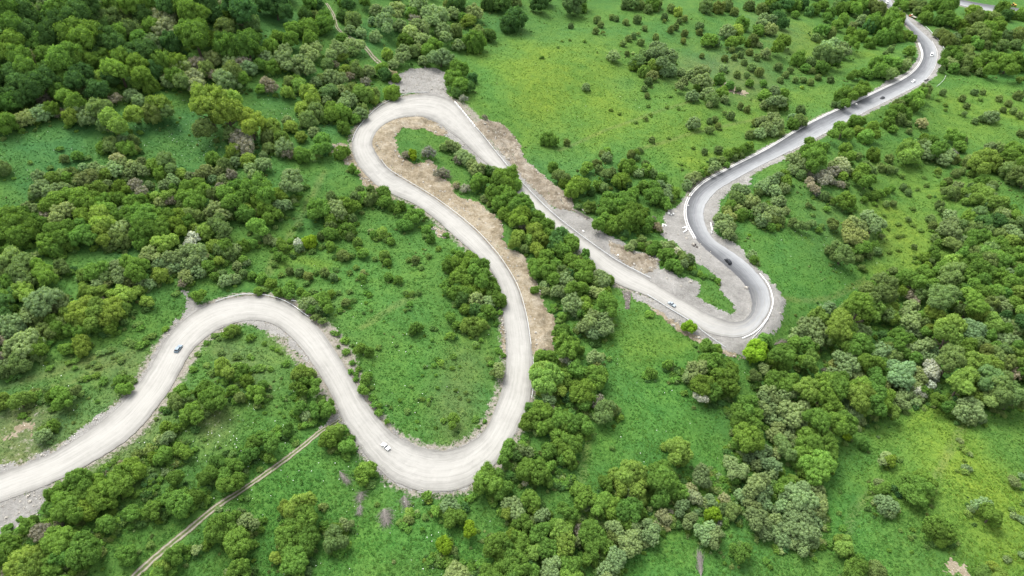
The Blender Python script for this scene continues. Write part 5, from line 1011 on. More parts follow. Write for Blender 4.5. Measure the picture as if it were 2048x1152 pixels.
def herb_mesh(name, seed, n=26):
    rng = np.random.default_rng(seed)
    u = rand_dirs(n, rng, 0.05); p = u * rng.uniform(0.5, 1.0, n)[:, None] * np.array([1, 1, 0.55])
    return mesh_from(name, leaf_quads(p, u + np.array([0, 0, 0.8]), 0.52, rng, 0.45, 1.3), rng.normal(0.5, 0.2, n), mat=M['blade'])

PROTO = {
    'herb': [herb_mesh('herb', 600 + i) for i in range(4)],
    'broad': [crown_mesh('crown_broadleaf', 100 + i, 24 + 3 * (i % 3), 0.30, 0.068, 150, (0.95, 1.15, 1.05, 1.25, 0.9, 1.1)[i], spread=0.78, fr=5.2 + 0.6 * (i % 3)) for i in range(6)],
    'willow': [crown_mesh('crown_willow', 200 + i, 34, 0.24, 0.054, 115, 0.92, -0.3, 0.82, 0.55, fr=7.0) for i in range(4)],
    'bare': [crown_mesh('crown_twiggy', 300 + i, 20, 0.28, 0.050, 120, 0.9, -0.25, 0.80, 1.1, 0.62, 8.0) for i in range(3)],
    'shrub': [crown_mesh('shrub_leaves', 400 + i, 11, 0.34, 0.13, 90, 0.8, -0.05, 0.70, 0.6, 0.7, fr=4.0) for i in range(4)],
    'tuft': [tuft_mesh('tuft', 500 + i) for i in range(4)],
}
def limb(v, f, a, b, r0, r1, n=6):
    a, b = Vector(a), Vector(b); d = (b - a).normalized(); s = d.orthogonal().normalized(); t = d.cross(s); o = len(v)
    for p, r in ((a, r0), (b, r1)):
        v += [tuple(p + (s * math.cos(2 * math.pi * i / n) + t * math.sin(2 * math.pi * i / n)) * r) for i in range(n)]
    f += [(o + i, o + (i + 1) % n, o + n + (i + 1) % n, o + n + i) for i in range(n)] + [tuple(range(o + 2 * n - 1, o + n - 1, -1))]
def trunk_mesh(seed):
    """unit height trunk with limbs that reach into the crown"""
    rng = random.Random(seed); v, f = [], []
    limb(v, f, (0, 0, -0.12), (0.01, 0.0, 0.30), 0.050, 0.036); limb(v, f, (0.01, 0, 0.28), (0.0, 0.02, 0.72), 0.036, 0.016)
    for k in range(5):
        a = k * 1.26 + rng.uniform(-.3, .3); z = rng.uniform(0.22, 0.42); l = rng.uniform(0.20, 0.32)
        limb(v, f, (0, 0, z), (math.cos(a) * l, math.sin(a) * l, z + rng.uniform(0.15, 0.28)), 0.020, 0.008, 5)
    me = bpy.data.meshes.new('trunk'); me.from_pydata(v, [], f); me.update(); me.materials.append(M['bark'])
    return me
TRUNKS = [trunk_mesh(i) for i in range(4)]

TINT = {'b': (0.142, 0.252, 0.050), 'd': (0.082, 0.166, 0.050), 'y': (0.205, 0.308, 0.066), 'o': (0.166, 0.242, 0.080), 'w': (0.238, 0.326, 0.140),
        'p': (0.32, 0.345, 0.175), 'g': (0.270, 0.262, 0.205), 's': (0.50, 0.52, 0.42), 'l': (0.215, 0.355, 0.034)}
FORM = {'b': 'broad', 'd': 'broad', 'y': 'broad', 'o': 'broad', 'l': 'broad', 'w': 'willow', 'p': 'willow', 's': 'willow', 'g': 'bare'}
def tint_for(k, rng, spread=0.12):
    c = np.array(TINT[k]); g = math.exp(rng.normal(0, spread)); hshift = rng.normal(0, 0.055)
    return np.clip(c * g * np.array([1 + hshift, 1.0, 1 - hshift]), 0.008, 0.6)

# ---------------------------------------------------------------- turn the survey into trees: neighbouring lobes of one kind are one crown
def place_crowns():
    rows = []
    for (tx, ty), s in CROWNS.items():
        for t in s.split():
            x, y, r = map(float, t[1:].split(','))
            rows.append((t[0], tx + x * 2.5, ty + y * 2.5, r * 2.5))
    # the woods and thickets go on beyond the frame
    r0 = random.Random(12); n_in = len(rows)
    for k, x, y, r in rows[:n_in]:
        for ax, ay in ((-x, y), (2 * PW - x, y), (x, -y), (x, 2 * PH - y)):
            if (ax < 0 and ax > -190) or (ax > PW and ax < PW + 190) or (ay < 0 and ay > -80) or (ay > PH and ay < PH + 170):
                rows.append((k, ax + r0.uniform(-9, 9), ay + r0.uniform(-6, 6), r))
    kinds = np.array([r[0] for r in rows]); px = np.array([r[1] for r in rows]); py = np.array([r[2] for r in rows]); pr = np.array([r[3] for r in rows])
    order = np.argsort(-pr); used = np.zeros(len(rows), bool); groups = []
    for i in order:
        if used[i]: continue
        used[i] = True; g = [i]
        if pr[i] >= 10:
            d = np.hypot(px - px[i], py - py[i])
            for j in np.argsort(d):
                if len(g) >= 6: break
                if not used[j] and kinds[j] == kinds[i] and d[j] < 0.85 * pr[i] + 0.45 * pr[j]:
                    used[j] = True; g.append(j)
        groups.append(g)
    P0, t0 = to_ground(px, py, 0.0, zt)
    rm = pr * t0 / FPX                                       # metres
    out = []
    rng = np.random.default_rng(5)
    for g in groups:
        k = kinds[g[0]]; gx = np.average(px[g], weights=pr[g] ** 2); gy = np.average(py[g], weights=pr[g] ** 2)
        ext = max(np.hypot(px[g] - gx, py[g] - gy) + pr[g]); R = ext * np.mean(t0[g]) / FPX
        wood = gx < 520 and gy < 260 or gx > 1560 and 560 < gy < 860
        if R < 2.1 and len(g) == 1: H = 1.2 * R
        elif FORM[k] == 'broad': H = (1.6 * R + 3.0 if wood else 1.08 * R + 1.3) * rng.uniform(0.9, 1.2)
        else: H = (1.15 * R + 1.2) * rng.uniform(0.88, 1.12)
        lobes = []
        for j in g:
            dd = math.hypot(px[j] - gx, py[j] - gy) / max(ext, 1e-6)
            top = H * (1 - 0.30 * dd * dd)
            hc = max((0.40 if R < 2.1 else 0.62) * rm[j], top - rm[j] * 1.02)
            p, t = to_ground(px[j:j + 1], py[j:j + 1], hc, zt)
            lobes.append((p[0], pr[j] * t[0] / FPX))
        c = np.average([l[0] for l in lobes], axis=0, weights=[l[1] ** 2 for l in lobes])
        if g[0] >= n_in and (float(rd(c[0], c[1])) < R + 1.0 or gx < 0 and gy > 900): continue
        out.append(dict(k=k, beyond=bool(min(g) >= n_in), px=gx, py=gy, ppx=ext, R=R, H=H, lobes=lobes, base=np.array([c[0], c[1], float(zt(c[0], c[1]))])))
    B = np.array([o['base'][:2] for o in out]); RR = np.array([o['R'] for o in out])
    for o in out:                                            # closed canopy where many crowns stand together
        d = np.hypot(B[:, 0] - o['base'][0], B[:, 1] - o['base'][1])
        o['dense'] = int(((d < 1.6 * (o['R'] + RR)) & (RR > 0.45 * o['R'])).sum()) - 1
        o['grow'] = 0.95 + 0.12 * min(1.0, max(0.0, (o['dense'] - 3) / 5.0)) * (1.0 if o['R'] > 2.1 else 0.0)
    return out
PLANTS = place_crowns()
rngp = np.random.default_rng(21)
_sw, _ = sward(np.array([p['base'][0] for p in PLANTS]), np.array([p['base'][1] for p in PLANTS]))
for p, g in zip(PLANTS, _sw):                                # small shrubs are half weeds: close to the sward in colour
    p['tint'] = tint_for(p['k'], rngp)
    if p['R'] < 2.1 and p['k'] in 'bod': p['tint'] = 0.6 * p['tint'] * 1.15 + 0.4 * g * 2.1

# ---------------------------------------------------------------- names and labels
LOOK = {'b': 'fresh green', 'd': 'dark green', 'y': 'yellow-green', 'o': 'olive green', 'l': 'bright lime green', 'w': 'grey-green', 'p': 'pale straw-green', 's': 'white-blossomed', 'g': 'greyish twiggy'}
LANDMARKS = [(771,895,'white saloon car'),(357,699,'blue-grey hatchback'),(1343,610,'silver saloon car'),(1456,525,'black SUV'),(1764,197,'black saloon car'),
 (1862,112,'white van'),(1826,164,'white hatchback'),(1824,35,'orange-cabbed truck'),(2025,12,'yellow loader'),(845,158,'gravel lay-by'),(715,270,'top hairpin'),(860,300,'pocket inside the top hairpin'),
 (985,430,'upper tan earth bank'),(1090,650,'lower tan earth bank'),(1020,280,'brown spoil bank'),(1160,420,'pale log'),(1340,440,'white boulder trio'),(1560,615,'right hairpin kerb'),(1440,600,'grass tongue in the hairpin'),
 (1252,600,'dark drainage chute'),(1460,700,'white guard rail tip'),(515,595,'lower left loop crest'),(370,595,'pale gravel spur'),(680,830,'dirt track mouth'),(560,925,'upper dirt track'),(400,1040,'middle dirt track'),(280,1145,'bottom end of dirt track'),
 (870,980,'bottom bend'),(740,1000,'dead brush piles'),(1035,780,'lower arm of the road'),(1005,600,'left side of the arm'),(830,410,'inner hairpin arm'),(40,960,'left end of the road'),(190,830,'lower left rubble strip'),(1400,1110,'dead stump'),
 (1910,1130,'bare soil patch'),(745,110,'woodland path'),(660,30,'upper woodland path'),(0,0,'upper left corner'),(250,0,'upper left top edge'),(0,260,'pasture left edge'),(330,290,'upper left pasture'),(0,576,'left edge middle'),(250,520,'left grove glade'),
 (1100,160,'big upper meadow'),(1300,0,'top edge above the meadow'),(1560,200,'field left of the asphalt'),(1980,200,'right edge field'),(1830,470,'scrubby right clearing'),(2048,400,'upper right edge'),(2048,700,'right edge of the wood'),(1760,640,'dark ravine'),
 (1300,830,'lower middle meadow'),(1900,930,'yellow lower right meadow'),(1700,1040,'big willow clump'),(1024,1152,'bottom edge middle'),(620,1152,'bottom edge below the brush'),(0,1152,'lower left corner'),(800,720,'bottom bend meadow'),(640,540,'inner arm meadow'),(450,450,'left grove'),(1410,410,'left edge of S-bend'),(1520,420,'right edge of S-bend'),(1580,290,'asphalt straight'),(1690,30,'top edge by far bend'),(600,180,'lay-by thicket'),(1960,100,'far bend bushes')]
DIRS = ['right of', 'upper right of', 'above', 'upper left of', 'left of', 'lower left of', 'below', 'lower right of']
ORD = ['', 'second ', 'third ', 'fourth ', 'fifth ', 'sixth ', 'seventh ', 'eighth ', 'ninth ', 'tenth ', 'eleventh ', 'twelfth ', 'thirteenth ', 'fourteenth ', 'fifteenth ', 'sixteenth ', 'seventeenth ', 'eighteenth ']
def kind_name(p):
    if p['k'] == 'g': return 'bare_bush'
    if p['k'] == 's': return 'blossom_tree'
    if p['R'] < 2.1: return 'shrub'
    return 'willow_tree' if FORM[p['k']] == 'willow' else 'broadleaf_tree'
NOUN = {'blossom_tree': 'tree', 'bare_bush': 'bush', 'shrub': 'shrub', 'willow_tree': 'willow', 'broadleaf_tree': 'broadleaf tree'}
SIZE = lambda p: 'large ' if p['R'] > 5.2 else ''
def label_plants():
    buckets = {}
    for p in PLANTS:
        p['name'] = kind_name(p)
        if p['beyond']: p['label'] = ''; continue
        d = [math.hypot(p['px'] - a, p['py'] - b) for a, b, _ in LANDMARKS]; i = int(np.argmin(d))
        a, b, t = LANDMARKS[i]
        s = int(round(math.atan2(b - p['py'], p['px'] - a) / (math.pi / 4))) % 8
        p['look'] = SIZE(p) + LOOK[p['k']] + ' ' + NOUN[p['name']]
        buckets.setdefault((p['look'], i, s), []).append((d[i], id(p), p))
    for (look, i, s), L in buckets.items():
        for n, (_, _, p) in enumerate(sorted(L, key=lambda q: q[:2])):
            p['label'] = f"{look} {DIRS[s]} the {LANDMARKS[i][2]}, {ORD[min(n, 17)]}nearest" if len(L) > 1 else f"{look} {DIRS[s]} the {LANDMARKS[i][2]}"
label_plants()
GROUP = {'blossom_tree': 'white-blossomed trees', 'bare_bush': 'leafless grey bushes', 'shrub': 'shrubs scattered over the meadows', 'willow_tree': 'grey-green willows', 'broadleaf_tree': 'green broadleaf trees'}
CAT = {'blossom_tree': 'tree', 'bare_bush': 'bush', 'shrub': 'shrub', 'willow_tree': 'tree', 'broadleaf_tree': 'tree'}

def lobe_shape(p):
    return 'shrub' if p['R'] < 2.3 and FORM[p['k']] != 'bare' else FORM[p['k']]

def build_plant(p, rng):
    if p['name'] == 'shrub':
        c, r = p['lobes'][0]
        o = bpy.data.objects.new('shrub', PROTO[lobe_shape(p)][rng.integers(0, 4)])
        o.location = c; s = r * 1.05; o.scale = (s * rng.uniform(.85, 1.2), s * rng.uniform(.85, 1.2), s * rng.uniform(.65, .9)); o.rotation_euler = (0, 0, rng.uniform(0, 6.28))
        o['tint'] = [float(x) for x in p['tint']] + [1.0]
        return tag(link(o), p['label'], CAT[p['name']], GROUP[p['name']])
    root = empty(p['name'], p['base'])
    tag(root, p['label'], CAT[p['name']], GROUP[p['name']])
    tr = bpy.data.objects.new('trunk', TRUNKS[rng.integers(0, 4)]); tr.scale = (p['H'] * 0.9, p['H'] * 0.9, p['H'] * 0.85); tr.rotation_euler = (0, 0, rng.uniform(0, 6.28))
    link(tr, root)
    P = PROTO[lobe_shape(p)]
    for c, r in p['lobes']:
        o = bpy.data.objects.new('crown', P[rng.integers(0, len(P))])
        o.location = c - p['base']; s = r * p['grow']
        o.scale = (s * rng.uniform(.92, 1.1), s * rng.uniform(.92, 1.1), s * rng.uniform(1.0, 1.2)); o.rotation_euler = (rng.uniform(-.12, .12), rng.uniform(-.12, .12), rng.uniform(0, 6.28))
        t = p['tint'] * rng.uniform(0.88, 1.12)
        o['tint'] = [float(x) for x in t] + [1.0]
        link(o, root)
    return root

# ---------------------------------------------------------------- instanced stuff
def proto_collection(name, meshes):
    c = bpy.data.collections.new(name)
    for i, me in enumerate(meshes):
        c.objects.link(bpy.data.objects.new(f'{name}_{i:02d}', me))
    return c

def scatter(name, coll, pts, rot, scl, idx, tint, label):
    n = len(pts)
    me = bpy.data.meshes.new(name); me.vertices.add(n); me.vertices.foreach_set('co', np.asarray(pts, np.float32).ravel())
    for an, at, key, val in (('rot', 'FLOAT_VECTOR', 'vector', rot), ('scl', 'FLOAT_VECTOR', 'vector', scl), ('tint', 'FLOAT_COLOR', 'color', np.concatenate([tint, np.ones((n, 1))], 1)), ('pidx', 'INT', 'value', idx)):
        a = me.attributes.new(an, at, 'POINT'); a.data.foreach_set(key, np.ascontiguousarray(val, np.int32 if at == 'INT' else np.float32).ravel())
    ob = link(bpy.data.objects.new(name, me))
    ng = bpy.data.node_groups.new(name, 'GeometryNodeTree')
    ng.interface.new_socket('Geometry', in_out='INPUT', socket_type='NodeSocketGeometry'); ng.interface.new_socket('Geometry', in_out='OUTPUT', socket_type='NodeSocketGeometry')
    gi, go = ng.nodes.new('NodeGroupInput'), ng.nodes.new('NodeGroupOutput')
    iop = ng.nodes.new('GeometryNodeInstanceOnPoints'); ci = ng.nodes.new('GeometryNodeCollectionInfo')
    ci.inputs['Collection'].default_value = coll; ci.inputs['Separate Children'].default_value = True; ci.inputs['Reset Children'].default_value = True
    iop.inputs['Pick Instance'].default_value = True
    def attr(nm, dt):
        a = ng.nodes.new('GeometryNodeInputNamedAttribute'); a.data_type = dt; a.inputs['Name'].default_value = nm; return a.outputs['Attribute']
    e2r = ng.nodes.new('FunctionNodeEulerToRotation')
    L = ng.links.new
    L(gi.outputs[0], iop.inputs['Points']); L(ci.outputs[0], iop.inputs['Instance']); L(attr('pidx', 'INT'), iop.inputs['Instance Index'])
    L(attr('rot', 'FLOAT_VECTOR'), e2r.inputs[0]); L(e2r.outputs[0], iop.inputs['Rotation']); L(attr('scl', 'FLOAT_VECTOR'), iop.inputs['Scale'])
    L(iop.outputs[0], go.inputs[0])
    m = ob.modifiers.new('scatter', 'NODES'); m.node_group = ng
    return tag(ob, label, kind='stuff')

def scatter_plants(name, plants, label, rng):
    forms = ['broad', 'willow', 'bare', 'shrub']; start = {}; meshes = []
    for f in forms: start[f] = len(meshes); meshes += PROTO[f]
    coll = proto_collection(name + '_forms', meshes)
    P, R, S, I, T = [], [], [], [], []
    for p in plants:
        f = lobe_shape(p)
        for c, r in p['lobes']:
            s = r * p['grow']
            P.append(c); R.append((rng.uniform(-.12, .12), rng.uniform(-.12, .12), rng.uniform(0, 6.28))); S.append((s * rng.uniform(.92, 1.1), s * rng.uniform(.92, 1.1), s * rng.uniform(1.0, 1.2)))
            I.append(start[f] + rng.integers(0, len(PROTO[f]))); T.append(p['tint'] * rng.uniform(0.88, 1.12))
    if P: scatter(name, coll, np.array(P), np.array(R), np.array(S), np.array(I), np.array(T), label)

def grow_all():
    rng = np.random.default_rng(33)
    rest = {}
    for nm in ('broadleaf_tree', 'willow_tree', 'blossom_tree', 'bare_bush', 'shrub'):
        L = sorted([p for p in PLANTS if p['name'] == nm], key=lambda p: (p['beyond'], -p['ppx'] * len(p['lobes']) ** 0.5))
        n_own = min(295, sum(not p['beyond'] for p in L))
        for p in L[:n_own]: build_plant(p, rng)
        rest[nm] = L[n_own:]
        print('plants', nm, len(L))
    scatter_plants('woodland', rest['broadleaf_tree'], 'mass of smaller green trees filling the woods and thickets', rng)
    scatter_plants('willow_thicket', rest['willow_tree'] + rest['bare_bush'] + rest['blossom_tree'], 'mass of smaller grey-green willows in the thickets', rng)
    scatter_plants('shrubbery', rest['shrub'], 'small shrubs dotted through the meadows and verges', rng)
grow_all()

def ground_cover():
    rng = np.random.default_rng(44)
    # undergrowth at the feet of the trees and low scrub in drifts
    base = np.array([p['base'] for p in PLANTS]); RR = np.array([p['R'] for p in PLANTS]); K = [p['k'] for p in PLANTS]
    pts, tint, sc = [], [], []
    DN = [p['dense'] for p in PLANTS]
    for b, r, k, dn in zip(base, RR, K, DN):
        if r < 1.4: continue
        if dn >= 5:
            for _ in range(3):
                a = rng.uniform(0, 6.28); q = r * rng.uniform(0.7, 1.1)
                pts.append((b[0] + q * math.cos(a), b[1] + q * math.sin(a))); sc.append(rng.uniform(0.9, 2.1)); tint.append(tint_for(random.choice('bbod'), rng))
        for _ in range(int(1 + r * 0.5)):
            a = rng.uniform(0, 6.28); q = r * rng.uniform(0.7, 1.2)
            pts.append((b[0] + q * math.cos(a), b[1] + q * math.sin(a))); sc.append(rng.uniform(0.35, 1.15)); tint.append(tint_for(random.choice('boodb'), rng))
    n = 15000
    x = rng.uniform(-430, 430, n); y = rng.uniform(80, 700, n)
    dens = np.array([noise.fractal(Vector((a / 34.0, b / 34.0, 2.0)), 0.9, 2.0, 4) for a, b in zip(x, y)])
    ok = (dens + rng.uniform(-0.25, 0.25, n) > 0.42) & (np.abs(x) < 60 + 0.78 * y)
    # the mown-looking meadows keep few shrubs
    op = [((1120, 200), 55), ((1290, 850), 38), ((1900, 940), 60), ((1720, 1020), 35), ((1850, 1080), 40), ((120, 280), 50), ((1960, 220), 40), ((620, 1010), 22), ((1330, 700), 25), ((1000, 170), 40)]
    for (a, b), rr in op:
        c = W(a, b); ok &= np.hypot(x - c.x, y - c.y) > rr * (0.8 + 0.4 * rng.random(n))
    for a, b in zip(x[ok], y[ok]):
        pts.append((a, b)); sc.append(rng.uniform(0.25, 0.85)); tint.append(tint_for(random.choice('bbooow'), rng))
    P = np.array(pts); S = np.array(sc); T = np.array(tint)
    r_ = rd(P[:, 0], P[:, 1]); keep = (r_ > S + 0.6) & ~on_bare(P[:, 0], P[:, 1])
    P, S, T = P[keep], S[keep], T[keep]; n = len(P)
    z = zt(P[:, 0], P[:, 1]) + S * 0.25
    coll = proto_collection('low_forms', PROTO['shrub'])
    scatter('undergrowth', coll, np.column_stack([P, z]), np.column_stack([rng.uniform(-.2, .2, (n, 2)), rng.uniform(0, 6.28, n)]), S[:, None] * rng.uniform(0.8, 1.2, (n, 3)), rng.integers(0, 4, n), T, 'low scrub and undergrowth at the feet of the trees')
    # tall grass and herbs
    n = 360000
    y = 85 + 560 * rng.random(n) ** 1.35; x = rng.uniform(-1, 1, n) * (95 + 0.79 * y)
    cl = np.sin(x / 3.1 + 2 * np.sin(y / 5.3)) * np.sin(y / 2.7 + 2 * np.sin(x / 4.1))
    keep = (rd(x, y) > 0.5) & (cl + rng.uniform(-1.3, 1.3, n) > -0.35)
    x, y = x[keep], y[keep]; bd = bare_depth(x, y); keep = (bd == 0) | (rng.random(len(x)) < 0.02 + 0.55 * np.exp(-bd / 0.7)); x, y = x[keep], y[keep]; n = len(x)
    col, dry = sward(x, y)
    T = col * np.exp(rng.normal(0.22, 0.20, n))[:, None] * np.array([1.0, 1.0, 0.95]); T[:, 0] *= np.exp(rng.normal(0, 0.12, n))
    S = rng.uniform(0.22, 0.56, n) * (1 - 0.35 * dry)
    S[np.random.default_rng(3).random(n) < 0.05] *= 1.6
    coll = proto_collection('tuft_forms', PROTO['tuft'])
    scatter('grass', coll, np.column_stack([x, y, zt(x, y) - 0.03]), np.column_stack([rng.uniform(-.15, .15, (n, 2)), rng.uniform(0, 6.28, n)]), S[:, None] * np.array([1.0, 1.0, 0.45]) * rng.uniform(0.8, 1.2, (n, 3)), rng.integers(0, 4, n), T, 'tall grass and herbs covering the meadows')
    n = 150000
    y = 85 + 470 * rng.random(n) ** 1.3; x = rng.uniform(-1, 1, n) * (95 + 0.79 * y)
    d = np.array([noise.fractal(Vector((a / 13.0, b / 13.0, 8.0)), 0.8, 2.0, 3) for a, b in zip(x, y)])
    keep = (rd(x, y) > 0.8) & (d + rng.uniform(-0.5, 0.5, n) > 0.0); x, y = x[keep], y[keep]
    keep = ~on_bare(x, y); x, y = x[keep], y[keep]; n = len(x)
    col, dry = sward(x, y)
    T = col * np.exp(rng.normal(0.16, 0.22, n))[:, None] * np.array([0.95, 1.02, 1.1]); S = rng.uniform(0.2, 0.55, n) * (1 - 0.4 * dry)
    scatter('weeds', proto_collection('herb_forms', PROTO['herb']), np.column_stack([x, y, zt(x, y) - 0.05]), np.column_stack([rng.uniform(-.15, .15, (n, 2)), rng.uniform(0, 6.28, n)]), S[:, None] * rng.uniform(0.8, 1.2, (n, 3)), rng.integers(0, 4, n), T, 'broad-leaved weeds and herbs growing through the meadow grass')
    print('herbs', n)
ground_cover()

def stones_and_flowers():
    rng = np.random.default_rng(55)
    ms = []
    for k in range(4):
        iv, if_ = ico(); iv = iv * (1 + 0.22 * rng.normal(size=(len(iv), 1))) * rng.uniform(0.6, 1.2, 3)
        me = bpy.data.meshes.new('stone'); me.from_pydata(iv.tolist(), [], if_.tolist()); me.update(); me.materials.append(M['stone']); ms.append(me)
    P, F = [], []
    for B, rough in zip(BARE, ROUGH):
        area = 0.5 * abs(np.dot(B[:, 0], np.roll(B[:, 1], 1)) - np.dot(B[:, 1], np.roll(B[:, 0], 1)))
        n = int(min(1600, area * (0.15 if rough is None else 0.9))); x = rng.uniform(B[:, 0].min(), B[:, 0].max(), n * 3); y = rng.uniform(B[:, 1].min(), B[:, 1].max(), n * 3)
        k = inside(B[::2], x, y); P += list(zip(x[k][:n], y[k][:n])); F += [1.7 if rough else 1.0] * len(x[k][:n])
    P = np.array(P); keep = rd(P[:, 0], P[:, 1]) > 0.3; P = P[keep]; F = np.array(F)[keep]; n = len(P)
    S = np.exp(rng.normal(-2.0, 0.6, n)) * F; S = np.clip(S, 0.05, 0.85)
    scatter('gravel_stones', proto_collection('stone_forms', ms), np.column_stack([P, zt(P[:, 0], P[:, 1]) + 0.12 + S * 0.2]), rng.uniform(0, 6.28, (n, 3)), np.repeat(S[:, None], 3, 1), rng.integers(0, 4, n), np.full((n, 3), 0.4), 'loose stones strewn over the bare ground')
    me = bpy.data.meshes.new('flower_head'); v = [(math.cos(i * 1.047) * 0.5, math.sin(i * 1.047) * 0.5, 0.5) for i in range(6)] + [(0, 0, 0.62), (0, 0, 0)]
    me.from_pydata(v, [], [(i, (i + 1) % 6, 6) for i in range(6)] + [(i, 7, (i + 1) % 6) for i in range(6)]); me.update(); me.materials.append(M['petal'])
    cs = [(110, 285, 60, 90), (400, 290, 30, 150), (840, 1060, 40, 50), (1300, 850, 45, 30), (600, 230, 25, 130), (1640, 480, 35, 50), (440, 890, 25, 130), (760, 740, 40, 60), (1150, 170, 60, 30), (90, 890, 40, 90), (640, 980, 35, 40)]
    Q = []
    for a, b, r, n in cs:
        c = W(a, b); Q += [(c.x + rng.normal(0, r * .55), c.y + rng.normal(0, r * .55)) for _ in range(n)]
    Q = np.array(Q); Q = Q[(rd(Q[:, 0], Q[:, 1]) > 1)]; n = len(Q)
    S = rng.uniform(0.14, 0.34, n)
    scatter('white_flowers', proto_collection('flower_forms', [me]), np.column_stack([Q, zt(Q[:, 0], Q[:, 1]) + 0.35]), rng.uniform(-.3, .3, (n, 3)), np.repeat(S[:, None], 3, 1), np.zeros(n, int), np.full((n, 3), 0.7), 'white umbel flowers sprinkled through the grass')
stones_and_flowers()
# ---------------------------------------------------------------- guard rails, kerbs and gutters
def path_world(px, h=0.0, step=1.0, sig=2.0):
    P, _ = to_ground(*np.array(px, float).T, h, zt)
    P = catmull(P, 10); n = max(4, int(np.linalg.norm(np.diff(P[:, :2], axis=0), axis=1).sum() / step))
    P = resample(P, n)
    if n > 24: P = gauss_smooth(P, sig)
    P[:, 2] = zt(P[:, 0], P[:, 1])
    if n > 24: P[:, 2] = gauss_smooth(P[:, 2:3], 3)[:, 0]
    return P

def sweep(mb, P, prof):
    """sweep a closed (across, up) outline along P"""
    t = np.gradient(P[:, :2], axis=0); t /= np.linalg.norm(t, axis=1)[:, None] + 1e-9
    nn = np.stack([t[:, 1], -t[:, 0]], -1); m = len(prof); v, f = [], []
    for p, q in zip(P, nn): v += [(p[0] + q[0] * a, p[1] + q[1] * a, p[2] + b) for a, b in prof]
    for i in range(len(P) - 1): f += [(i * m + k, i * m + (k + 1) % m, (i + 1) * m + (k + 1) % m, (i + 1) * m + k) for k in range(m)]
    f += [tuple(range(m - 1, -1, -1)), tuple((len(P) - 1) * m + k for k in range(m))]
    mb.add(v, f)

def guard_rail(px, label):
    P = path_world(px)
    root = empty('guard_rail', P[len(P) // 2]); o = Vector(P[len(P) // 2])
    mb = MB(); sweep(mb, P - np.array(o), [(-0.08, 0.52), (0.02, 0.56), (0.02, 0.60), (-0.08, 0.66), (0.02, 0.72), (0.02, 0.78), (-0.08, 0.86), (-0.14, 0.84), (-0.14, 0.54)])
    tag(mb.build('rail', M['steel'], root), None)
    pm = MB()
    for p in P[::4]:
        q = p - np.array(o); pm.box(q[0] - 0.07, q[0] + 0.07, q[1] - 0.07, q[1] + 0.07, q[2] - 0.1, q[2] + 0.78)
    tag(pm.build('rail_posts', M['post'], root), None, kind='stuff')
    tag(root, label, 'guard rail', 'steel guard rails along the road')
    return root
guard_rail([(857,186),(824,187),(799,194),(767,208),(744,226),(724,247),(712,264),(704,284)], 'pale steel guard rail round the outside of the top hairpin')
guard_rail([(952,256),(977,286),(1024,343),(1056,379),(1099,422),(1144,459),(1199,499),(1236,524),(1274,544),(1301,558)], 'long straight guard rail beside the brown spoil bank')
guard_rail([(762,320),(777,339),(815,363),(860,390),(905,422),(950,459),(988,500),(1015,537),(1037,577),(1053,632),(1062,690)], 'long curved guard rail along the tan earth bank')
guard_rail([(1066,716),(1067,745),(1066,775),(1063,798)], 'short guard rail left of the big yellow-green tree')
guard_rail([(432,605),(462,595),(490,590),(515,590),(550,596),(582,610),(617,635)], 'guard rail round the crest of the lower left loop')
guard_rail([(1294,591),(1336,617),(1374,640),(1396,657),(1419,675),(1451,697)], 'white guard rail below the silver car')
guard_rail([(1851,54),(1868,72),(1883,90),(1890,107),(1884,127),(1873,144)], 'curved guard rail right of the white van')
guard_rail([(1891,152),(1886,162),(1873,174)], 'short detached rail lying in the field right of the far bend')
guard_rail([(1536,638),(1519,662),(1501,682)], 'short guard rail at the foot of the right hairpin')
guard_rail([(390,604),(397,601),(405,606)], 'tiny bent rail end beside the pale gravel spur')

def strip(name, px, prof, mat, label, cat):
    P = path_world(px); o = P[len(P) // 2]
    mb = MB(); sweep(mb, P - o, prof); ob = mb.build(name, mat); ob.location = o
    return tag(ob, label, cat)
_kl = [(1391,478),(1376,450),(1371,425),(1375,403),(1388,383),(1414,361),(1470,331),(1536,297),(1603,256),(1656,229),(1711,204),(1761,180),(1801,161),(1826,144),(1841,125),(1845,107),(1838,86)]
def gutter():
    P = path_world(_kl); o = P[len(P) // 2].copy(); root = empty('drainage_gutter', o)
    for a in (0.25, -0.85):
        mb = MB(); sweep(mb, P - o, [(a - 0.22, 0.0), (a + 0.22, 0.0), (a + 0.20, 0.42), (a - 0.20, 0.42)]); mb.build('kerb', M['concrete'], root)
    mb = MB(); sweep(mb, P - o, [(-0.65, 0.0), (0.03, 0.0), (0.03, 0.24), (-0.65, 0.24)]); mb.build('channel', M['gravel'], root)
    tag(root, 'double concrete kerb and gutter on the left of the asphalt straight', 'gutter')
gutter()
strip('concrete_kerb', [(1519,548),(1536,569),(1544,592),(1545,612),(1534,638),(1510,665),(1484,678)], [(-0.3, 0), (0.3, 0), (0.26, 0.55), (-0.26, 0.55)], M['concrete'], 'pale concrete kerb round the outside of the right hairpin', 'kerb')
strip('edge_kerb', [(1580,303),(1630,277),(1680,251),(1735,221),(1785,197),(1825,176),(1852,159),(1870,133),(1874,104),(1864,82)], [(-0.14, 0), (0.14, 0), (0.12, 0.36), (-0.12, 0.36)], M['concrete'], 'thin grey kerb on the right of the asphalt straight', 'kerb')

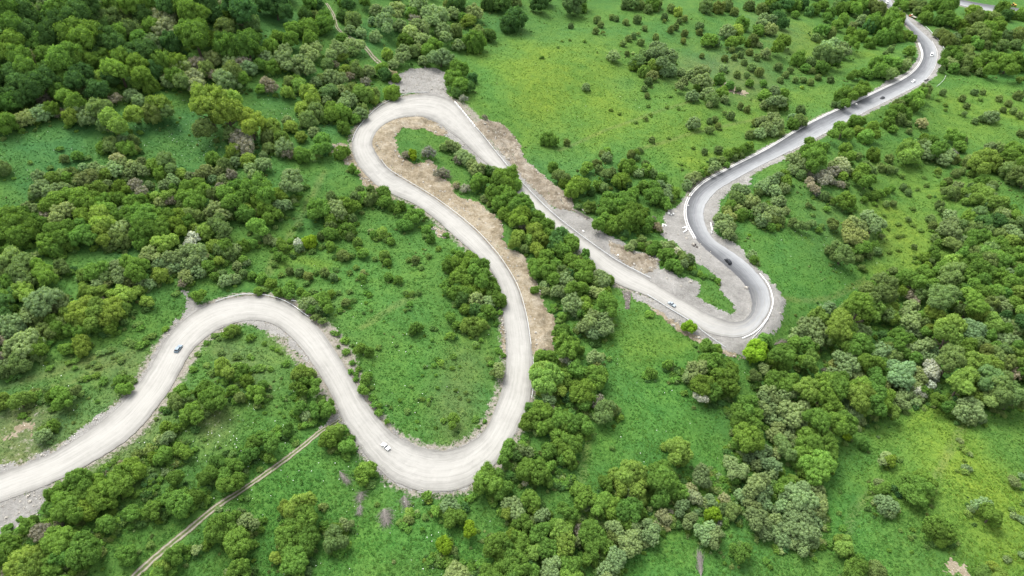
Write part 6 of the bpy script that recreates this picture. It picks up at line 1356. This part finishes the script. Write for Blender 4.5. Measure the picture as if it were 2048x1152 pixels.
def barrier_blocks():
    A, B = W(909, 204), W(951, 255); n = 13
    prof = [(-0.32, 0), (0.32, 0), (0.30, 0.2), (0.14, 0.45), (0.10, 1.0), (-0.10, 1.0), (-0.14, 0.45), (-0.30, 0.2)]
    me = None; r = random.Random(4)
    ordn = ['first', 'second', 'third', 'fourth', 'fifth', 'sixth', 'seventh', 'eighth', 'ninth', 'tenth', 'eleventh', 'twelfth', 'last']
    for i in range(n):
        t = (i + 0.5) / n; p = A.lerp(B, t); p.z = float(zt(p.x, p.y)) + 0.15
        ang = math.atan2(B.y - A.y, B.x - A.x)
        if me is None:
            mb = MB(); L = 0.39 * (B - A).length / n; m = len(prof)
            v = [(-L, a, b) for a, b in prof] + [(L, a, b) for a, b in prof]
            mb.add(v, [tuple(range(m)), tuple(range(2 * m - 1, m - 1, -1))] + [(k, (k + 1) % m, (k + 1) % m + m, k + m) for k in range(m)])
            o = mb.build('barrier_block', M['white_paint'], bevel=0.03); me = o.data
        else: o = link(bpy.data.objects.new('barrier_block', me))
        o.location = p; o.rotation_euler = (0, 0, ang + r.uniform(-.06, .06))
        tag(o, f'white concrete barrier block, {ordn[i]} in the row running down from the gravel lay-by', 'barrier', 'white barrier blocks below the lay-by')
barrier_blocks()

# ---------------------------------------------------------------- vehicles (x forward, z up, origin on the ground)
def car(name, rear_px, front_px, L, Wd, Hh, col, style, label, cat='car'):
    a, b = W(*rear_px), W(*front_px); c = (a + b) / 2; d = b - a
    root = empty(name, (c.x, c.y, float(zt(c.x, c.y)) + 0.24), math.atan2(d.y, d.x))
    tag(root, label, cat, 'vehicles on the road')
    body = paint('paint_' + cat, col); h, w = L / 2, Wd / 2
    sill, belt = 0.22, Hh * 0.60
    if style == 'saloon': prof = [(-h, 0.34), (-h + 0.12, sill), (h - 0.15, sill), (h, 0.36), (h - 0.04, 0.62), (h - 0.25, 0.74), (h * 0.38, belt), (-h * 0.52, belt + 0.02), (-h + 0.10, belt - 0.02), (-h, 0.70)]; cab = [(h * 0.40, belt - 0.04), (h * 0.12, Hh), (-h * 0.30, Hh), (-h * 0.60, belt - 0.04)]
    elif style == 'hatch': prof = [(-h, 0.36), (-h + 0.1, sill), (h - 0.15, sill), (h, 0.38), (h - 0.06, 0.66), (h - 0.28, 0.80), (h * 0.42, belt), (-h + 0.16, belt + 0.04), (-h, 0.80)]; cab = [(h * 0.44, belt - 0.04), (h * 0.12, Hh), (-h * 0.62, Hh), (-h + 0.14, belt - 0.02)]
    else: prof = [(-h, 0.40), (-h + 0.06, sill + 0.08), (h - 0.1, sill + 0.08), (h, 0.45), (h - 0.05, 0.85), (h - 0.35, belt), (-h + 0.03, belt)]; cab = [(h - 0.38, belt - 0.04), (h * 0.50, Hh), (-h + 0.10, Hh), (-h + 0.04, belt - 0.04)]
    mb = MB(); mb.side_prism(prof, -w, w, inset=lambda z: 0.04 if z > belt - 0.1 or z < 0.3 else 0.0); mb.build('body', body, root, bevel=0.05)
    ins = lambda z: 0.07 + 0.12 * (z - belt) / (Hh - belt)
    mb = MB(); mb.side_prism(cab, -w, w, inset=ins); mb.build('cabin', body, root, bevel=0.03)
    (x0, z0), (x1, z1), (x2, z2), (x3, z3) = cab
    def glass(nm, pts):
        m = MB(); m.add(pts, [(0, 1, 2, 3)]); return m.build(nm, M['glass'], root)
    e = 0.012; lerp = lambda p, q, t: p + (q - p) * t
    def slope(nm, xa, za, xb, zb, sgn):
        A, B = 0.10, 0.92; pts = []
        for t, s in ((A, -1), (A, 1), (B, 1), (B, -1)):
            zz = lerp(za, zb, t); ww = w - ins(zz) - 0.08; pts.append((lerp(xa, xb, t) + sgn * 0.02, s * ww, zz + e))
        glass(nm, pts)
    slope('windscreen', x0, z0, x1, z1, 1); slope('rear_window', x3, z3, x2, z2, -1)
    for s in (-1, 1):
        za, zb = lerp(z0, z1, 0.14), lerp(z0, z1, 0.86)
        f = lambda t: lerp(x0, x1, t); r = lambda t: lerp(x3, x2, t)
        glass('side_window', [(r(.14) + .12, s * (w - ins(za) + e), za), (f(.14) - .12, s * (w - ins(za) + e), za), (f(.86) - .06, s * (w - ins(zb) + e), zb), (r(.86) + .06, s * (w - ins(zb) + e), zb)])
        MB().box(h - 0.10, h - 0.015, s * w * 0.74 - 0.17, s * w * 0.74 + 0.17, 0.52, 0.64).build('headlight', M['lamp'], root)
        MB().box(-h + 0.01, -h + 0.06, s * w * 0.80 - 0.12, s * w * 0.80 + 0.12, 0.58, 0.74).build('tail_light', M['red_lamp'], root)
        for x in (-h * 0.60, h * 0.62):
            wh = MB(); wh.wheel(x, s * (w - 0.10), 0.31, 0.31, 0.2); t = wh.build('wheel', M['tyre'], root)
            rm = MB(); rm.wheel(x, s * (w - 0.09), 0.31, 0.19, 0.22, 10); rm.build('rim', M['rim'], t)
    return root
car('saloon_car', (765, 889.5), (778.5, 901), 3.95, 1.58, 1.36, (0.72, 0.72, 0.70), 'saloon', 'white boxy saloon car driving round the bottom bend')
car('hatchback_car', (351, 709), (364.5, 691), 4.3, 1.75, 1.46, (0.17, 0.225, 0.27), 'hatch', 'blue-grey hatchback driving up the wide road at the left')
car('silver_car', (1336, 605.5), (1350.5, 615.5), 4.05, 1.65, 1.40, (0.30, 0.345, 0.38), 'saloon', 'silver-blue saloon car beside the white guard rail')
car('sport_utility_car', (1461, 531), (1450, 519), 4.6, 1.88, 1.75, (0.018, 0.02, 0.025), 'hatch', 'black SUV on the asphalt above the right hairpin')
car('black_car', (1770, 194.5), (1758.5, 200), 4.5, 1.78, 1.45, (0.02, 0.022, 0.027), 'saloon', 'black saloon car on the asphalt straight at upper right')
car('white_van', (1863, 107), (1861.5, 117), 5.2, 2.0, 2.3, (0.84, 0.84, 0.83), 'van', 'white van coming round the upper right bend', 'van')
car('white_hatchback', (1831, 161.5), (1821, 167.5), 4.2, 1.75, 1.5, (0.82, 0.82, 0.81), 'hatch', 'white hatchback on the bend exit at upper right')
car('white_minibus', (1770.5, 3), (1776, 12), 5.4, 2.0, 2.2, (0.82, 0.82, 0.81), 'van', 'white minibus at the very top of the road', 'minibus')

def truck():
    a, b = W(1835, 40), W(1815, 31); c = (a + b) / 2; d = b - a
    root = empty('flatbed_truck', (c.x, c.y, float(zt(c.x, c.y)) + 0.2), math.atan2(d.y, d.x))
    tag(root, 'old truck with an orange cab and grey flat bed parked on the verge', 'truck')
    orange = paint('orange_paint', (0.50, 0.16, 0.07)); cream = paint('cream_paint', (0.72, 0.66, 0.52)); bed = simple_mat('weathered_bed', (0.33, 0.33, 0.26), 0.9, 0.2, var=0.2)
    MB().box(-4.0, 3.4, -0.5, 0.5, 0.62, 0.92).build('chassis', M['chassis'], root)
    cab = MB(); cab.box(1.3, 2.7, -1.15, 1.15, 0.85, 1.75); cab.box(1.35, 2.65, -1.10, 1.10, 1.75, 2.45, 0.12, 0.10); cab = cab.build('cab', orange, root, bevel=0.05)
    MB().box(1.42, 2.58, -1.02, 1.02, 2.46, 2.58).build('cab_roof', cream, root, bevel=0.03)
    MB().box(2.7, 4.0, -0.75, 0.75, 0.85, 1.55, 0.1, 0.08).build('bonnet', orange, root, bevel=0.06)
    for s in (-1, 1): MB().box(2.9, 3.9, s * 0.95 - 0.22, s * 0.95 + 0.22, 0.80, 1.12, 0.15, 0.05).build('mudguard', orange, root, bevel=0.05)
    MB().add([(2.62, -0.95, 1.85), (2.62, 0.95, 1.85), (2.54, 0.9, 2.36), (2.54, -0.9, 2.36)], [(0, 1, 2, 3)]).build('windscreen', M['glass'], root)
    for s in (-1, 1):
        MB().add([(1.6, s * 1.115, 1.8), (2.45, s * 1.115, 1.8), (2.35, s * 1.05, 2.36), (1.65, s * 1.05, 2.36)], [(0, 1, 2, 3)]).build('side_window', M['glass'], root)
    fb = MB(); fb.box(-4.2, 1.05, -1.25, 1.25, 1.10, 1.30)
    for s in (-1, 1): fb.box(-4.2, 1.05, s * 1.21 - 0.04, s * 1.21 + 0.04, 1.30, 1.62)
    fb.box(-4.24, -4.16, -1.17, 1.17, 1.30, 1.62); fb.box(1.0, 1.08, -1.17, 1.17, 1.30, 1.9)
    fb.build('flat_bed', bed, root)
    for x in (3.3, -1.8, -3.1):
        for s in (-1, 1):
            w_ = MB(); w_.wheel(x, s * 1.0, 0.5, 0.5, 0.34); t = w_.build('wheel', M['tyre'], root)
            r_ = MB(); r_.wheel(x, s * 1.02, 0.5, 0.26, 0.36, 10); r_.build('rim', orange, t)
truck()

def loader():
    c = W(2025, 13); root = empty('wheel_loader', (c.x, c.y, float(zt(c.x, c.y)) + 0.2), math.radians(172))
    tag(root, 'yellow wheel loader standing on the far road at the upper right corner', 'loader')
    yl = paint('yellow_paint', (0.58, 0.38, 0.06))
    MB().box(-3.0, -0.3, -1.1, 1.1, 0.9, 2.1, 0.15, 0.1).build('engine_cover', yl, root, bevel=0.08)
    MB().box(-0.3, 1.6, -0.7, 0.7, 0.8, 1.4).build('front_frame', yl, root, bevel=0.05)
    MB().box(-0.5, 1.0, -0.85, 0.85, 1.4, 3.1, 0.12, 0.1).build('cab', M['glass'], root, bevel=0.04)
    MB().box(-0.45, 0.95, -0.82, 0.82, 3.11, 3.22).build('cab_roof', yl, root)
    for s in (-1, 1): MB().side_prism([(1.0, 1.5), (1.3, 1.9), (3.2, 0.95), (3.1, 0.6)], s * 0.6 - 0.1, s * 0.6 + 0.1).build('lift_arm', yl, root)
    MB().side_prism([(3.0, 0.25), (4.2, 0.2), (4.1, 0.35), (3.3, 0.5), (3.2, 1.2), (3.0, 1.25)], -1.3, 1.3).build('bucket', M['chassis'], root)
    for x in (-2.1, 1.3):
        for s in (-1, 1):
            w_ = MB(); w_.wheel(x, s * 1.05, 0.75, 0.75, 0.55); t = w_.build('wheel', M['tyre'], root)
            r_ = MB(); r_.wheel(x, s * 1.09, 0.75, 0.38, 0.56, 10); r_.build('rim', yl, t)
loader()

# ---------------------------------------------------------------- small things beside the road
def rock(name, px, size, mat, label, cat, seed):
    rng = np.random.default_rng(seed); iv, if_ = ico()
    v = iv * (1 + 0.12 * rng.normal(size=(len(iv), 1))); v = np.sign(v) * np.abs(v) ** 0.75 * np.array(size) / 2
    p = W(*px); o = mesh_obj(name, v, if_.tolist(), mat); o.location = (p.x, p.y, float(zt(p.x, p.y)) + 0.1 + size[2] * 0.4); o.rotation_euler = (0, 0, rng.uniform(0, 6.28))
    return tag(o, label, cat, 'pale boulders on the gravel')
rock('boulder', (1337, 429), (2.0, 1.4, 1.6), M['white_stone'], 'largest white boulder at the edge of the gravel shoulder', 'boulder', 1)
rock('boulder', (1342, 430.5), (1.2, 0.9, 0.8), M['white_stone'], 'small white boulder between two larger ones by the gravel shoulder', 'boulder', 2)
rock('boulder', (1346, 429), (1.4, 1.2, 1.1), M['white_stone'], 'right-hand white boulder of the trio by the gravel shoulder', 'boulder', 3)
rock('boulder', (1326, 450.5), (1.5, 1.1, 1.0), M['white_stone'], 'upper pale boulder in the bushes by the gravel shoulder', 'boulder', 4)
rock('boulder', (1325, 453.5), (1.4, 1.0, 0.9), M['white_stone'], 'lower pale boulder in the bushes by the gravel shoulder', 'boulder', 5)
rock('boulder', (1331, 452), (1.2, 0.9, 0.7), M['white_stone'], 'flat pale boulder beside the bushes by the gravel shoulder', 'boulder', 6)
rock('boulder', (1166.5, 463.5), (1.3, 1.0, 0.8), M['white_stone'], 'lone white boulder on the shoulder below the pale log', 'boulder', 7)
rock('boulder', (1260, 503), (1.2, 0.9, 0.8), M['white_stone'], 'white boulder at the left end of the brown earth mound', 'boulder', 8)
rock('boulder', (1236, 511), (1.1, 0.9, 0.7), M['white_stone'], 'white boulder on the gravel below the brown earth mound', 'boulder', 9)
rock('boulder', (1376.5, 412), (0.9, 0.8, 0.7), M['white_stone'], 'white stone on the left edge of the asphalt S-bend', 'boulder', 10)
rock('boulder', (1712.5, 209.5), (1.5, 1.2, 0.9), M['white_stone'], 'white heap on the left edge of the asphalt straight', 'boulder', 11)

def culvert():
    root = empty('culvert_head', W(1370, 459)); o = np.array(root.location)
    for a, b in (((1364.5, 457.5), (1371.5, 455.5)), ((1371.5, 455.5), (1373.5, 461)), ((1373.5, 461), (1366.5, 466))):
        A, B = np.array(W(*a)), np.array(W(*b)); P = np.linspace(A, B, 4); P[:, 2] = zt(P[:, 0], P[:, 1]) + 0.1
        mb = MB(); sweep(mb, P - o, [(-0.22, -0.3), (0.22, -0.3), (0.22, 0.7), (-0.22, 0.7)]); mb.build('wing_wall', M['white_paint'], root, bevel=0.02)
    tag(root, 'white angled concrete culvert head at the left edge of the asphalt', 'culvert')
culvert()

def beam(name, a, b, w, h, mat, label, cat, lift=0.15):
    A, B = np.array(W(*a)), np.array(W(*b)); o = (A + B) / 2; P = np.linspace(A, B, 5); P[:, 2] = zt(P[:, 0], P[:, 1]) + lift
    mb = MB(); sweep(mb, P - o, [(-w / 2, 0), (w / 2, 0), (w / 2 * 0.9, h * 0.8), (w * 0.3, h), (-w * 0.3, h), (-w / 2 * 0.9, h * 0.8)]); ob = mb.build(name, mat); ob.location = o
    return tag(ob, label, cat)
beam('log', (1164.5, 420), (1171.5, 426), 0.8, 0.7, M['wood'], 'pale log at the bush edge above the upper guard rail', 'log')
beam('concrete_post', (1421, 446), (1424.5, 462), 0.55, 0.5, M['white_paint'], 'white concrete post lying on the verge right of the S-bend', 'post')
beam('broken_rail', (583, 601.5), (592, 602.5), 0.35, 0.25, M['steel'], 'short white rail lying in the grass above the lower left loop', 'rail')
beam('dark_slab', (1849.5, 162.5), (1856, 159.5), 1.6, 0.5, M['chassis'], 'dark slab lying on the pale verge below the far bend', 'slab')
beam('steel_plate', (1421.5, 462.5), (1424, 468), 0.7, 0.4, M['post'], 'small dark plate beyond the white post on the right verge', 'plate')

def rubble_heap():
    c = W(1387, 491); root = empty('rubble_heap', (c.x, c.y, float(zt(c.x, c.y)) + 0.1)); rng = np.random.default_rng(8); iv, if_ = ico()
    for k in range(7):
        v = iv * (1 + 0.2 * rng.normal(size=(len(iv), 1))) * rng.uniform(0.35, 0.8, 3)
        o = mesh_obj('rubble_block', v, if_.tolist(), M['dark_earth' if k % 3 else 'stone'], root); o.location = (rng.normal(0, 0.9), rng.normal(0, 1.1), 0.25)
    tag(root, 'small dark rubble heap on the gravel left of the SUV', 'rubble heap')
rubble_heap()

def brush(name, a, b, spread, n, label, cat, seed, mat='dead', up=0.45):
    """fallen crown: a stem with branches fanning out, lying on the grass"""
    A, B = np.array(W(*a)), np.array(W(*b)); o = A.copy(); o[2] = float(zt(A[0], A[1])); d = B - A; L = np.linalg.norm(d[:2]); d = d / L; s = np.array([-d[1], d[0], 0])
    rng = np.random.default_rng(seed); root = empty(name, o)
    v, f = [], []; limb(v, f, (0, 0, 0.25), tuple(d * L * 0.55 + np.array([0, 0, 0.45])), 0.16, 0.08); mesh_obj('stem', v, f, M[mat], root)
    v, f = [], []
    for k in range(int(n * 1.8)):
        t = rng.uniform(0.0, 0.75); p = d * L * t + np.array([0, 0, 0.35]); ang = rng.normal(0, spread); l = L * rng.uniform(0.25, 0.62)
        q = p + (d * math.cos(ang) + s * math.sin(ang)) * l + np.array([0, 0, rng.uniform(-0.2, up)])
        m_ = 0.5 * (p + q) + rng.normal(0, 0.10 * l, 3) * np.array([1, 1, 0.4]); limb(v, f, tuple(p), tuple(m_), rng.uniform(0.03, 0.07), 0.03, 4); limb(v, f, tuple(m_), tuple(q), 0.03, 0.012, 4)
    o2 = mesh_obj('branches', v, f, M[mat], root); o2['kind'] = 'stuff'
    return tag(root, label, cat, 'dead brush lying in the grass')
brush('fallen_branch', (679, 943), (698, 968), 0.4, 80, 'grey fallen brush, the leftmost of the dead brush piles', 'brush', 1)
brush('fallen_tree', (724, 984), (716, 1010), 1.4, 60, 'dead tree with bare branches spread wide below the bottom bend', 'dead tree', 2)
brush('fallen_branch', (721, 1010), (718, 1032), 0.7, 60, 'small grey brush pile below the spreading dead tree', 'brush', 3)
brush('brush_pile', (768, 1018), (774, 1052), 0.75, 170, 'large fan-shaped grey brush pile below the bottom bend', 'brush', 4)
brush('fallen_branch', (808, 992), (815, 1020), 0.6, 70, 'grey brush against the bushes under the bottom bend', 'brush', 5)
brush('fallen_branch', (1146, 418), (1180, 440), 0.4, 70, 'tangle of cut branches beside the pale log', 'brush', 7)
brush('fallen_branch', (870, 345), (900, 356), 0.5, 80, 'dark tangle of branches at the top of the tan earth bank', 'brush', 8, mat='twig')
brush('fallen_branch', (1548, 690), (1572, 682), 0.5, 80, 'brown tangle of twigs below the right hairpin', 'brush', 9, mat='twig')
brush('dead_stump', (1402, 1156), (1398, 1108), 0.16, 120, 'pale grey dead stump lying at the bottom edge of the meadow', 'stump', 6)
